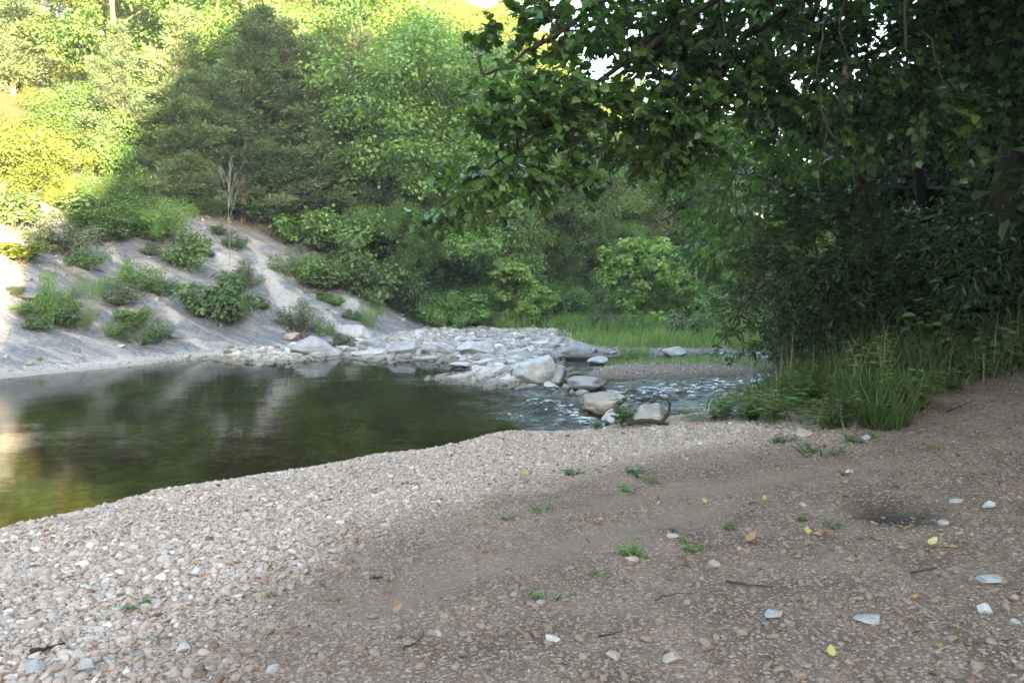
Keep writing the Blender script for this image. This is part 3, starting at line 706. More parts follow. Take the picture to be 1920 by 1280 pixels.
B = [  # name, label, seed, px, foot py, w, h, material, options
 ('boulder', 'rounded pale grey boulder with undercut base at the back channel', 101, 1082, 673, 64, 32, MS_grey, dict(sink=.16, planes=14, soft=7, rz=.3)),
 ('stone', 'low flat white stone in the water beside the rounded grey boulder', 102, 1121, 683, 40, 15, MS_white, dict(cat='stone')),
 ('boulder', 'largest pale peaked boulder with tan foot on the gravel bar', 103, 1008, 722, 92, 54, MS_white, dict(peak=-.15, planes=8, rough=.07, soft=16)),
 ('boulder', 'broken rough grey rock leaning on the right flank of the peaked boulder', 104, 1040, 722, 44, 40, MS_grey, dict(planes=8, rough=.10, soft=18, tilt=(0, .3))),
 ('flat_rock', 'long grey rounded slab lying at the riffle beside the peaked boulder', 105, 1104, 735, 80, 27, MS_grey, dict(planes=12, soft=8, cat='rock slab', tilt=(0, .06))),
 ('boulder', 'tan wedge-shaped boulder sloping down into the riffle', 106, 1122, 776, 92, 38, MS_tan, dict(planes=7, soft=18, peak=.9, rz=-.15, rough=.09)),
 ('boulder', 'brown stained boulder behind the leafy plant at the near shore', 107, 1222, 797, 66, 40, MS_grey, dict(planes=8, rough=.11, soft=16, peak=-.3)),
 ('boulder', 'pale cracked stone low behind the leafy plant at the near shore', 108, 1152, 797, 46, 32, MS_white, dict(planes=8)),
 ('flat_rock', 'long white block with dark moss spots on its end, on the gravel bar', 109, 890, 665, 74, 24, MS_white, dict(planes=7, soft=20, cat='rock slab', depth=.5)),
 ('flat_rock', 'grey rounded block at the left end of the white block', 110, 838, 664, 52, 19, MS_grey, dict(planes=9, cat='rock slab')),
 ('flat_rock', 'bright flat white rock beyond the gravel islet near the hanging leaves', 111, 1266, 668, 46, 17, MS_white, dict(planes=7, soft=18, cat='rock slab')),
 ('flat_rock', 'thin tilted grey slab behind the peaked boulder', 112, 985, 674, 46, 12, MS_grey, dict(planes=7, soft=20, tilt=(0, .18), cat='rock slab')),
 ('stone', 'jagged white rock with shaded hollow just behind the peaked boulder', 113, 962, 682, 40, 17, MS_white, dict(planes=7, soft=20, rough=.1, cat='stone')),
 ('stone', 'scalloped white flat stone at the edge of the pool', 114, 903, 698, 42, 13, MS_white, dict(planes=8, cat='stone')),
 ('stone', 'broad white flat stone between the pool edge and the peaked boulder', 115, 943, 701, 46, 14, MS_white, dict(planes=8, cat='stone')),
 ('stone', 'pale angular stone behind the scalloped stone at the pool edge', 116, 904, 685, 48, 13, MS_white, dict(planes=8, cat='stone', rough=.1)),
 ('stone', 'rough grey stone in the middle of the white slabs', 117, 935, 687, 34, 14, MS_grey, dict(planes=8, cat='stone', rough=.1)),
 ('stone', 'pale rounded stone at the waterline in front of the peaked boulder', 118, 968, 716, 38, 13, MS_white, dict(planes=10, cat='stone')),
 ('stone', 'flat cream stone under the front of the peaked boulder', 119, 1000, 729, 40, 9, MS_tan, dict(planes=9, cat='stone')),
 ('stone', 'cream angular stone at the water in front of the broken rock', 120, 1036, 732, 34, 16, MS_white, dict(planes=7, soft=18, cat='stone')),
 ('stone', 'small tan stone wedged between cream stone and long grey slab', 121, 1062, 731, 18, 11, MS_tan, dict(planes=7, soft=18, cat='stone')),
 ('stone', 'small dark-sided wedge stone in the riffle below the long grey slab', 122, 1092, 742, 30, 11, MS_grey, dict(planes=6, soft=20, cat='stone')),
 ('stone', 'small brown pointed stone standing in the riffle', 123, 1073, 740, 12, 10, MS_tan, dict(planes=6, soft=20, cat='stone')),
 ('boulder', 'low smooth grey hump of rock at the foot of the slope', 124, 588, 667, 96, 36, MS_grey, dict(planes=12, soft=6, sink=.3)),
 ('stone', 'oblong pinkish cobble resting on top of the grey hump', 125, 543, 641, 32, 17, MS_pink, dict(planes=14, soft=6, sink=.08, cat='stone')),
 ('stone', 'dark red triangular stone beside the pinkish cobble', 126, 568, 638, 17, 15, MS_dark, dict(planes=5, soft=22, sink=.1, cat='stone')),
 ('flat_rock', 'thin flat ledge of pale rock at the inlet edge', 127, 702, 667, 100, 9, MS_white, dict(planes=8, soft=18, cat='rock slab', sink=.3)),
 ('boulder', 'pale grey block at the toe of the slope beside the thin ledge', 128, 752, 664, 58, 22, MS_grey, dict(planes=8, soft=16)),
 ('boulder', 'low brownish rock between the grey block and the white block', 129, 800, 664, 50, 18, MS_grey, dict(planes=9)),
 ('stone', 'small reddish stone on the gravel in front of the white block', 130, 848, 672, 14, 9, MS_pink, dict(planes=9, cat='stone')),
 ('stone', 'grey stone in the shallows near the gravel islet tip', 131, 1108, 662, 28, 10, MS_grey, dict(planes=9, cat='stone')),
 ('stone', 'dark wet stone at the far edge of the back channel', 132, 1150, 664, 18, 7, MS_grey, dict(planes=9, cat='stone')),
 ('flat_rock', 'pale slab lying slantwise on the lower rock slope', 133, 655, 632, 74, 26, MS_white, dict(planes=8, soft=16, cat='rock slab', sink=.4, tilt=(.25, .30))),
 ('flat_rock', 'rough overhanging brown-grey slab with dark gap at the slope toe', 134, 693, 652, 60, 18, MS_grey, dict(planes=7, soft=18, cat='rock slab', sink=.25)),

 ('flat_rock', 'wide low white slab at the water just left of the scalloped stone', 140, 868, 690, 58, 10, MS_white, dict(planes=8, soft=16, cat='rock slab', sink=.3)),
 ('flat_rock', 'grey flat slab in front of the white block', 141, 915, 676, 60, 11, MS_grey, dict(planes=8, soft=16, cat='rock slab', sink=.3, rz=.4)),
 ('flat_rock', 'tilted white slab between grey rough stone and thin tilted slab', 142, 958, 668, 50, 12, MS_white, dict(planes=7, soft=18, cat='rock slab', sink=.3, tilt=(0, -.1))),
 ('flat_rock', 'broad pale slab on the bar behind the white block', 143, 900, 642, 70, 9, MS_white, dict(planes=8, soft=16, cat='rock slab', sink=.3)),
 ('flat_rock', 'pale slab on the upper bar toward the grass', 144, 1010, 648, 56, 9, MS_white, dict(planes=8, soft=16, cat='rock slab', sink=.3)),
 ('flat_rock', 'grey slab half sunk on the bar before the long white block', 145, 790, 676, 62, 9, MS_grey, dict(planes=8, soft=16, cat='rock slab', sink=.35)),
 ('flat_rock', 'flat slab lying in the shallows off the bar point', 146, 850, 712, 46, 7, MS_grey, dict(planes=8, soft=16, cat='rock slab', sink=.35)),
 ('flat_rock', 'whitish slab against the back of the peaked boulder', 147, 985, 690, 50, 14, MS_white, dict(planes=7, soft=18, cat='rock slab', sink=.25, tilt=(.1, .12))),
 ('flat_rock', 'dark layered ledge above the pale slantwise slab', 135, 640, 572, 78, 18, MS_grey, dict(planes=7, soft=18, cat='rock slab', sink=.35, tilt=(.2, .28))),
]
for nm, lab, sd, px, py, wd, ht, mt, kw in B: boulder(nm, lab, sd, px, py, wd, ht, mt, **kw)

# single stones that stand out of the gravel at our feet
S = [((1037, 1203), 30, 13, MS_white, 'bright white flat stone in the middle foreground'), ((1015, 1133), 22, 8, MS_grey, 'small pale stone just below the bright green weed'),
     ((1455, 1160), 40, 11, MS_grey, 'pale grey elongated stone right of centre foreground'), ((1632, 1170), 52, 11, MS_grey, 'long thin grey stone lying flat on the dirt'),
     ((1864, 1096), 46, 13, MS_grey, 'large pale flat stone near the right edge'), ((1852, 1150), 32, 18, MS_white, 'white angular stone below the large pale flat one'),
     ((1906, 1174), 20, 13, MS_grey, 'small pale stone cut by the right edge'), ((1858, 953), 28, 13, MS_white, 'broken white stone on the dirt past the ash hollow'),
     ((1772, 985), 24, 9, MS_grey, 'flat grey stone beside the ash hollow'), ((1797, 944), 28, 8, MS_grey, 'thin grey stone uphill of the ash hollow'),
     ((1264, 1246), 42, 18, MS_tan, 'brown blocky stone at the bottom edge'), ((1150, 1238), 30, 14, MS_tan, 'cream stone left of the brown blocky stone'),
     ((1262, 1009), 24, 9, MS_grey, 'pale stone beside low weeds on the dirt'), ((1185, 1055), 28, 11, MS_pink, 'pinkish-brown stone by the low weeds'),
     ((110, 1132), 22, 12, MS_white, 'bluish-white stone in the gravel at lower left'), ((365, 1080), 22, 16, MS_white, 'white chip standing up in the gravel'),
     ((1160, 862), 16, 13, MS_tan, 'brown upright stone on the gravel crest'), ((1510, 820), 36, 15, MS_tan, 'brown rounded stone at the edge of the weeds'),
     ((1628, 824), 22, 8, MS_grey, 'grey stone under the edge of the tall grass'), ((1595, 887), 18, 6, MS_white, 'small white chip on the bare track'),
     ((1507, 951), 15, 9, MS_pink, 'small pale pink pebble on the track'), ((60, 1262), 40, 20, MS_grey, 'pale rock in the bottom corner of the gravel'),
     ((160, 1262), 34, 28, MS_grey, 'grey upright cobble at the bottom of the gravel'), ((820, 1192), 22, 8, MS_grey, 'flat grey pebble on the packed dirt'),
     ((700, 920), 22, 9, MS_pink, 'reddish stone on the gravel crest by the pool'), ((55, 1180), 36, 16, MS_tan, 'tan cobble among the left gravel'),
     ((1340, 1064), 30, 14, MS_tan, 'cream and rust stone on the dirt'), ((510, 1262), 26, 14, MS_grey, 'pale flat cobble at the bottom of the picture left of centre')]
for i, ((px, py), wd, ht, mt, lab) in enumerate(S):
    boulder('stone', lab, 300 + i, px, py, wd, ht, mt, depth=0.75, rz=RNG.random() * 0.8 - 0.4, sink=0.25, planes=9, soft=12, cat='stone', rough=0.05)

# gravel: tens of thousands of pebbles, instanced
def pebble_col(name, n, mat, seed, flat):
    c = bpy.data.collections.new(name)
    for i in range(n):
        v, f = rock_geo(seed + i, 2, 7, 0.0, soft=16)
        rng = np.random.default_rng(seed + i); v = v * np.array([1, 0.6 + 0.35 * rng.random(), flat * (0.7 + 0.6 * rng.random())])
        c.objects.link(bpy.data.objects.new('pebble', mesh_np('pebble', v, f, [mat])))
    return c

def mat_pebble(name, stops, dust):
    b = NB(name); r = b.attr('pcol', 'INSTANCER'); d = b.attr('dusty', 'INSTANCER'); wt = b.attr('pwet', 'INSTANCER')
    c = b.ramp(r, stops); n = b.noise(b.coord(), 2.5, 5, 0.65)
    c = b.mixc(b.math('MULTIPLY', n, 0.35), c, (.17, .13, .105))
    c = b.mixc(b.math('MULTIPLY', d, 0.80), c, dust)
    c = b.mixc(b.math('MULTIPLY', wt, 0.7), c, (.09, .075, .05))
    return b.out(b.principled(c, 0.85, 0.25, b.bump(n, 0.4, 0.1)))
PEB = [(0.0, (.10, .06, .045)), (0.10, (.22, .155, .125)), (0.25, (.30, .24, .208)), (0.5, (.34, .293, .265)), (0.72, (.395, .357, .335)), (0.9, (.45, .427, .415)), (1.0, (.55, .55, .56))]
BARC = [(0.0, (.14, .125, .115)), (0.2, (.235, .222, .212)), (0.55, (.33, .325, .322)), (0.85, (.43, .43, .432)), (1.0, (.55, .555, .56))]
M_peb, M_barpeb = mat_pebble('pebble', PEB, (.150, .110, .088)), mat_pebble('bar_pebble', BARC, (.2, .165, .13))
COL_peb = pebble_col('pebble_shapes', 10, M_peb, 500, 0.45); COL_bar = pebble_col('bar_pebble_shapes', 8, M_barpeb, 540, 0.42)

def scatter(name, P, scl, rot, idx, attrs, col, label, cat):
    me = bpy.data.meshes.new(name); me.vertices.add(len(P)); me.vertices.foreach_set('co', np.ascontiguousarray(P, np.float32).ravel())
    def add(k, t, a, f):
        x = me.attributes.new(k, t, 'POINT'); x.data.foreach_set(f, np.ascontiguousarray(a).ravel())
    add('scl', 'FLOAT', scl.astype(np.float32), 'value'); add('rot', 'FLOAT_VECTOR', rot.astype(np.float32), 'vector'); add('idx', 'INT', idx.astype(np.int32), 'value')
    for k, a in attrs.items(): add(k, 'FLOAT', a.astype(np.float32), 'value')
    o = link(name, me, kind='stuff', label=label, category=cat)
    g = bpy.data.node_groups.new(name + '_nodes', 'GeometryNodeTree')
    g.interface.new_socket('Geometry', in_out='INPUT', socket_type='NodeSocketGeometry'); g.interface.new_socket('Geometry', in_out='OUTPUT', socket_type='NodeSocketGeometry')
    n, l = g.nodes, g.links
    gi, go = n.new('NodeGroupInput'), n.new('NodeGroupOutput'); ip = n.new('GeometryNodeInstanceOnPoints'); ci = n.new('GeometryNodeCollectionInfo')
    ci.inputs['Collection'].default_value = col; ci.inputs['Separate Children'].default_value = True; ci.inputs['Reset Children'].default_value = True
    def na(k, t):
        x = n.new('GeometryNodeInputNamedAttribute'); x.data_type = t; x.inputs['Name'].default_value = k; return x.outputs['Attribute']
    l.new(gi.outputs[0], ip.inputs['Points']); l.new(ci.outputs[0], ip.inputs['Instance']); ip.inputs['Pick Instance'].default_value = True
    l.new(na('idx', 'INT'), ip.inputs['Instance Index']); l.new(na('rot', 'FLOAT_VECTOR'), ip.inputs['Rotation']); l.new(na('scl', 'FLOAT'), ip.inputs['Scale'])
    l.new(ip.outputs[0], go.inputs[0])
    m = o.modifiers.new('pebbles', 'NODES'); m.node_group = g
    return o

def wedge(rng, n, d0, d1, half=0.70):
    """points spread evenly over the ground in front of the viewer"""
    d = np.sqrt(rng.random(n) * (d1 ** 2 - d0 ** 2) + d0 ** 2); return (rng.random(n) * 2 - 1) * half * d, d

def gravel():
    rng = np.random.default_rng(11)
    x, y = wedge(rng, 335000, 2.3, 12.5, 0.80)
    z, k, s, sa, sb, si, a = land(x, y, True)
    dr = smooth(-0.7, 0.7, sd_poly(DIRT_POLY, x, y) + 0.7 * fbm(x * 1.3, y * 1.3, seed=71)); hu = smooth(-0.3, 0.8, sd_poly(VEG_POLY, x, y))
    sf = 0 * x
    for rut in RUTS: sf = np.maximum(sf, np.exp(-(d_line(rut, x, y) / 0.22) ** 2))
    patch = 0.5 + 0.9 * fbm(x * 0.8, y * 0.8, seed=73)
    pit = np.exp(-(((x - PIT[0]) / 0.25) ** 2 + ((y - PIT[1]) / 0.36) ** 2)); keep = (k == 1) & (z > -0.2) & (rng.random(len(x)) > 0.85 * pit) & (rng.random(len(x)) < np.clip(1 - (0.35 + 0.3 * smooth(0, 4, x)) * dr - 0.5 * sf - 0.8 * hu, 0.05, 1))
    x, y, z, dr, hu, patch = (q[keep] for q in (x, y, z, dr, hu, patch)); n = len(x)
    big = 0.0065 + 0.0090 * rng.random(n) ** 2 + 0.022 * rng.random(n) ** 11; small = 0.0035 + 0.0045 * rng.random(n) ** 2 + 0.020 * rng.random(n) ** 26
    big = big * 1.05 * (0.75 + 0.35 * smooth(7.5, 4.0, y) * smooth(0.5, -1.5, x) + 0.25 * patch)
    m = np.clip(dr + 0.12 * rng.normal(size=n), 0, 1); scl = np.where(rng.random(n) < m, small * (1.0 + 0.35 * smooth(4.5, 3.2, y)), big)
    rot = np.stack([0.35 * rng.normal(size=n), 0.35 * rng.normal(size=n), rng.random(n) * 6.283], 1)
    pc = np.clip(0.50 + 0.25 * rng.normal(size=n) - 0.20 * dr, 0, 1)
    scatter('gravel', np.stack([x, y, z + scl * 0.12], 1), scl, rot, rng.integers(0, 10, n), {'pcol': pc, 'dusty': np.clip(dr * 0.9 + 0.3 * hu + 0.1 * rng.random(n), 0, 1), 'pwet': smooth(0.09, 0.0, z)}, COL_peb,
            'pale pinkish gravel and grit covering the near bank', 'gravel')
    # cobbles of the bar across the creek
    x, y = wedge(rng, 95000, 13, 33, 0.55); x = x + 0.3
    z, k, s, sa, sb, si, a = land(x, y, True)
    gr = sd_poly(GREEN_POLY, x, y) + 0.6 * fbm(x * 0.8, y * 0.8, seed=81)
    keep = ((k == 2) | ((k == 4) & (s < 0.35) & (a > 9.5))) & (z > -0.12) & (gr < 0.5) & (x > -9) & (rng.random(len(x)) < 1 - 0.05 * smooth(1.6, 3.0, x))
    x, y, z = x[keep], y[keep], z[keep]; n = len(x)
    scl = (0.014 + 0.022 * rng.random(n) ** 2 + 0.17 * rng.random(n) ** 22) * (1 - 0.45 * smooth(1.6, 3.0, x)); rot = np.stack([0.25 * rng.normal(size=n), 0.25 * rng.normal(size=n), rng.random(n) * 6.283], 1)
    scatter('cobble_gravel', np.stack([x, y, z + scl * 0.1], 1), scl, rot, rng.integers(0, 8, n), {'pcol': np.clip(0.55 + 0.25 * rng.normal(size=n), 0, 1), 'dusty': 0.25 * (fbm(x * .6, y * .6, seed=83) > 0.1), 'pwet': smooth(0.07, 0.0, z)}, COL_bar,
            'white cobbles and gravel heaped on the far bar', 'gravel')
    # islet
    x = rng.random(9000) * 7 + 1.0; y = rng.random(9000) * 5 + 14.5
    z, k, *_ = land(x, y, True); keep = (k == 3) & (z > -0.05); x, y, z = x[keep], y[keep], z[keep]; n = len(x)
    scl = 0.014 + 0.03 * rng.random(n) ** 3; rot = np.stack([0.3 * rng.normal(size=n), 0.3 * rng.normal(size=n), rng.random(n) * 6.283], 1)
    scatter('islet_gravel', np.stack([x, y, z], 1), scl, rot, rng.integers(0, 10, n), {'pcol': np.clip(0.5 + 0.25 * rng.normal(size=n), 0, 1), 'dusty': 0.4 + 0 * x, 'pwet': smooth(0.07, 0.0, z)}, COL_peb,
            'brown gravel on the low islet in the riffle', 'gravel')
gravel()
def slope_chips():
    rng = np.random.default_rng(13); n = 30000; x = -15 + 12.5 * rng.random(n); y = 14 + 16 * rng.random(n); z, k, s, *_ = land(x, y, True)
    keep = (k == 4) & (s > 0.3) & (s < 9) & (rng.random(n) < 0.04 + 0.4 * smooth(0.1, 0.4, fbm(x * .9, y * .9, seed=107))); x, y, z = x[keep], y[keep], z[keep]; n = len(x)
    scl = 0.012 + 0.02 * rng.random(n) ** 2 + 0.09 * rng.random(n) ** 14; rot = np.stack([0.5 * rng.normal(size=n), 0.5 * rng.normal(size=n), rng.random(n) * 6.283], 1)
    scatter('rock_chips', np.stack([x, y, z + scl * .2], 1), scl, rot, rng.integers(0, 8, n), {'pcol': np.clip(0.5 + 0.3 * rng.normal(size=n), 0, 1), 'dusty': 0.5 * rng.random(n), 'pwet': 0 * x}, COL_bar, 'loose pale rock chips lying on the rock slope', 'rock chips')
slope_chips()

# ledges of the same shale that break out of the slope
SLOPE_N = Vector((0.788 * 0.56, -0.615 * 0.56, 0.83)); SLOPE_X = Vector((0.80, 0.45, -0.10))
def outcrop(label, seed, px, py, w_px, th, aspect=0.45, turn=0.0):
    p = hit(px, py); w = w_px * p[1] / F_PX / 2; v, f = rock_geo(seed, 5, 8, 0.07, soft=22)
    x = (SLOPE_X - SLOPE_N * SLOPE_X.dot(SLOPE_N) / SLOPE_N.length_squared).normalized(); z = SLOPE_N.normalized(); y = z.cross(x)
    m = Matrix((x, y, z)).transposed() @ Matrix.Rotation(turn, 3, 'Z')
    o = link('rock_ledge', mesh_np('rock_ledge', v * np.array([w, w * aspect, th]), f, [M_rock_slope]), loc=tuple(p - np.array(z) * th * 0.35)); o.rotation_euler = m.to_euler()
    o['label'] = label; o['category'] = 'rock ledge'; o['group'] = 'ledges breaking out of the rock slope'
for i, (px, py, wd, th, tn, lab) in enumerate([(45, 548, 110, .16, .1, 'rock ledge at the left edge under the sunlit bush'), (225, 505, 90, .12, .0, 'thin rock ledge left of the light green bush'), (330, 470, 80, .13, .2, 'rock ledge left of the bright tall gully bush'), (440, 600, 90, .12, -.1, 'rock ledge right of the round dark bush'),
        (500, 610, 80, .10, .0, 'low rock ledge above the oblong pinkish cobble'), (350, 620, 100, .10, -.1, 'low rock ledge left of the round dark bush'), (160, 560, 110, .13, .1, 'dark rock ledge behind the tall thin grass'), (400, 470, 70, .14, .3, 'rock ledge left of the bleached sapling'), (505, 470, 60, .15, .5, 'blocky ledge at the head of the white chute'),
        (590, 570, 70, .14, .1, 'ledge right of the foot of the white chute'), (660, 600, 90, .14, .1, 'layered ledge above the slope toe'), (735, 610, 90, .12, .0, 'last pale ledge at the right end of the slope'), (100, 650, 100, .09, -.1, 'low ledge near the waterline at the left'), (255, 600, 90, .10, .0, 'ledge above the low spreading bush'), (90, 500, 70, .14, .2, 'ledge below the grey-green loose bush')]):
    outcrop(lab, 700 + i, px, py, wd, th, 0.42 + 0.1 * (i % 3), tn)
# ------------------------------------------------------------------ trees and shrubs
PROTO = {}
def proto(key, geo, wood_mat, leaf_mat):
    wood, lv = geo
    PROTO[key] = (part_mesh(key + '_trunk', wood, wood_mat), part_mesh(key + '_crown', lv, leaf_mat) if lv else None)

def plant(key, name, label, cat, loc, sc=1.0, rz=None, group=None, parts=('trunk', 'crown'), leaf=None, rng=random.Random(5)):
    a, b = PROTO[key]
    t = thing(name, label, cat, tuple(loc), rng.random() * 6.283 if rz is None else rz, sc, group)
    link(parts[0], a, t)
    if b is not None:
        c = link(parts[1], b, t)
        if leaf is not None:
            c.material_slots[0].link = 'OBJECT'; c.material_slots[0].material = leaf
    return t

for i in range(5): proto('broadleaf%d' % i, broadleaf(20 + i, h=8, base=0.05 + 0.04 * i, r=2.4 + 0.15 * i, n_leaf=31000, size=0.108, limbs=16 + i, clump=0.70 + 0.05 * i, flat=0.7), MB_brown, ML_decid)
for i in range(4): proto('cedar%d' % i, cedar(40 + i, h=8, r=1.75 + 0.2 * i, n_branch=150, tufts=400, size=0.135), MB_cedar, ML_cedar)
for i in range(5): proto('shrub%d' % i, shrub(60 + i, r=0.5, h=0.85 + 0.1 * i, n_leaf=2600, size=0.062 + 0.006 * i, tmpl=(LEAF_OVAL, LEAF_NARROW)[i % 2]), MB_brown, ML_shrub)
for i in range(4): proto('bush%d' % i, shrub(160 + i, r=1.0, h=1.5 + .15 * i, n_leaf=6500, size=0.085, tmpl=(LEAF_QUAD, LEAF_NARROW)[i % 2], stems=18), MB_brown, ML_shrub)
for i in range(3): proto('sapling%d' % i, broadleaf(80 + i, h=3, base=0.05, r=0.95, n_leaf=5200, size=0.13, tmpl=LEAF_BROAD, limbs=14, clump=0.30, trunk_r=0.07, flat=0.7), MB_brown, ML_syc)

def h_on(px, py_foot, py_top):
    p = hit(px, py_foot); return p, (py_foot - py_top) * p[1] / F_PX * 1.02

CEDARS = [((308, 372), 25, 0, 1.0, 'cedar with long bare lower trunk at the top of the rock slope'), ((455, 405), 30, 1, 1.15, 'broad dark cedar behind the bleached dead sapling'),
          ((380, 395), 150, 2, 1.0, 'shorter cedar between the bare-trunked cedar and the broad dark cedar'), ((545, 425), 60, 3, 1.05, 'tall cedar above the white chute in the rock'),
          ((622, 470), 130, 1, 1.2, 'dense cedar standing over the right end of the rock slope'), ((700, 500), 240, 2, 1.1, 'dark cedar low among the bushes right of the rock slope'),
          ((560, 400), -20, 0, 1.0, 'cedar rising behind the tall cedar above the white chute'), ((655, 430), 40, 3, .9, 'cedar whose flat sunlit top stands below the bright hill'),
          ((985, 560), 330, 0, 1.2, 'dark cedar in the shade behind the young sycamore by the bar'), ((240, 330), 60, 2, .9, 'cedar at the edge of the sunlit woods'), ((1085, 545), 360, 1, 1.2, 'dark cedar behind the grassy far bank')]
for (px, py), top, v, wd, lab in CEDARS:
    p, h = h_on(px, py, top); plant('cedar%d' % v, 'cedar_tree', lab, 'cedar', p, (h / 8 * wd * 1.12, h / 8 * wd * 1.12, h / 8), group='cedars on the slope')

TREES = [((800, 560), 130, 0, 1.15, ML_fresh, 'pale green rounded tree in the middle of the far bank'), ((905, 570), 190, 1, 1.0, ML_decid, 'leafy tree behind the tip of the overhanging branch'), ((740, 520), 250, 2, 1.0, ML_decid, 'small tree right of the dark low cedar'),
         ((1010, 560), 250, 3, 1.0, ML_decid, 'tree under the overhanging branch above the far grass'), ((1120, 565), 300, 4, 1.1, ML_decid, 'rounded tree behind the grassy far bank'), ((1220, 570), 270, 0, 1.2, ML_fresh, 'bright tree behind the tall young sycamore'),
         ((1310, 580), 230, 1, 1.2, ML_decid, 'tree with pale trunk at the edge of the dark thicket'), ((1400, 585), 200, 2, 1.3, ML_decid, 'tree seen through the hanging leaves on the right'), ((860, 590), 400, 3, .9, ML_decid, 'low dense tree behind the bushes on the far bank'),
         ((765, 585), 390, 4, .8, ML_decid, 'low tree at the right end of the rock slope'), ((1165, 590), 420, 2, .9, ML_decid, 'dark low tree left of the tall young sycamore'), ((1060, 590), 440, 0, .9, ML_decid, 'dark low tree behind the middle of the grass')]
for (px, py), top, v, wd, lm, lab in TREES:
    p, h = h_on(px, py, top); plant('broadleaf%d' % v, 'broadleaf_tree', lab, 'tree', p, (h / 8 * wd, h / 8 * wd, h / 8), group='trees on the far bank', leaf=lm)

# the rest of the woods on the slope, spread so that no two trees crowd each other
def woods():
    rng = np.random.default_rng(17); pts = []
    n_try = 0
    while len(pts) < 130 and n_try < 14000:
        n_try += 1
        y = 16 + 62 * rng.random() ** 1.2; x = (rng.random() * 1.7 - 0.92) * y * 0.72
        s = sd_poly(HILL_POLY, np.array([x]), np.array([y]))[0]
        if s < (12.0 if x < -9 else 8.4 if x < -3 else 2.0): continue
        gap = 2.3 + 0.018 * y + 0.9 * rng.random()
        if any((x - a) ** 2 + (y - c) ** 2 < gap * gap for a, c in pts): continue
        z = float(land(np.array([x]), np.array([y]))[0])
        if (z + 7 - 2) / y > 0.62 and (z - 2) / y > 0.42: continue        # wholly above the frame
        pts.append((x, y))
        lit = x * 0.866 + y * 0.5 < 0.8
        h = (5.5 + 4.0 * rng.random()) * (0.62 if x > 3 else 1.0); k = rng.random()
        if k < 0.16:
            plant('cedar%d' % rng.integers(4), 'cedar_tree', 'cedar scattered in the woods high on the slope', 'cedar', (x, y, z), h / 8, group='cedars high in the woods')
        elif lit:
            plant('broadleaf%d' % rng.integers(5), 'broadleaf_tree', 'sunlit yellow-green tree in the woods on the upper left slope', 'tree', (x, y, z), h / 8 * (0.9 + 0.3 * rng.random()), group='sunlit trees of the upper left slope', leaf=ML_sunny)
        else:
            far = y > 42
            plant('broadleaf%d' % rng.integers(5), 'broadleaf_tree', 'sunlit tree on the crest of the far hill' if far else 'leafy green tree in the shaded woods of the slope', 'tree', (x, y, z), h / 8 * (1.0 + 0.35 * rng.random()),
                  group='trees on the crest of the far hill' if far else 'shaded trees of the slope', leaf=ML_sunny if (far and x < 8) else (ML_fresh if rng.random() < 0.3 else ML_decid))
woods()

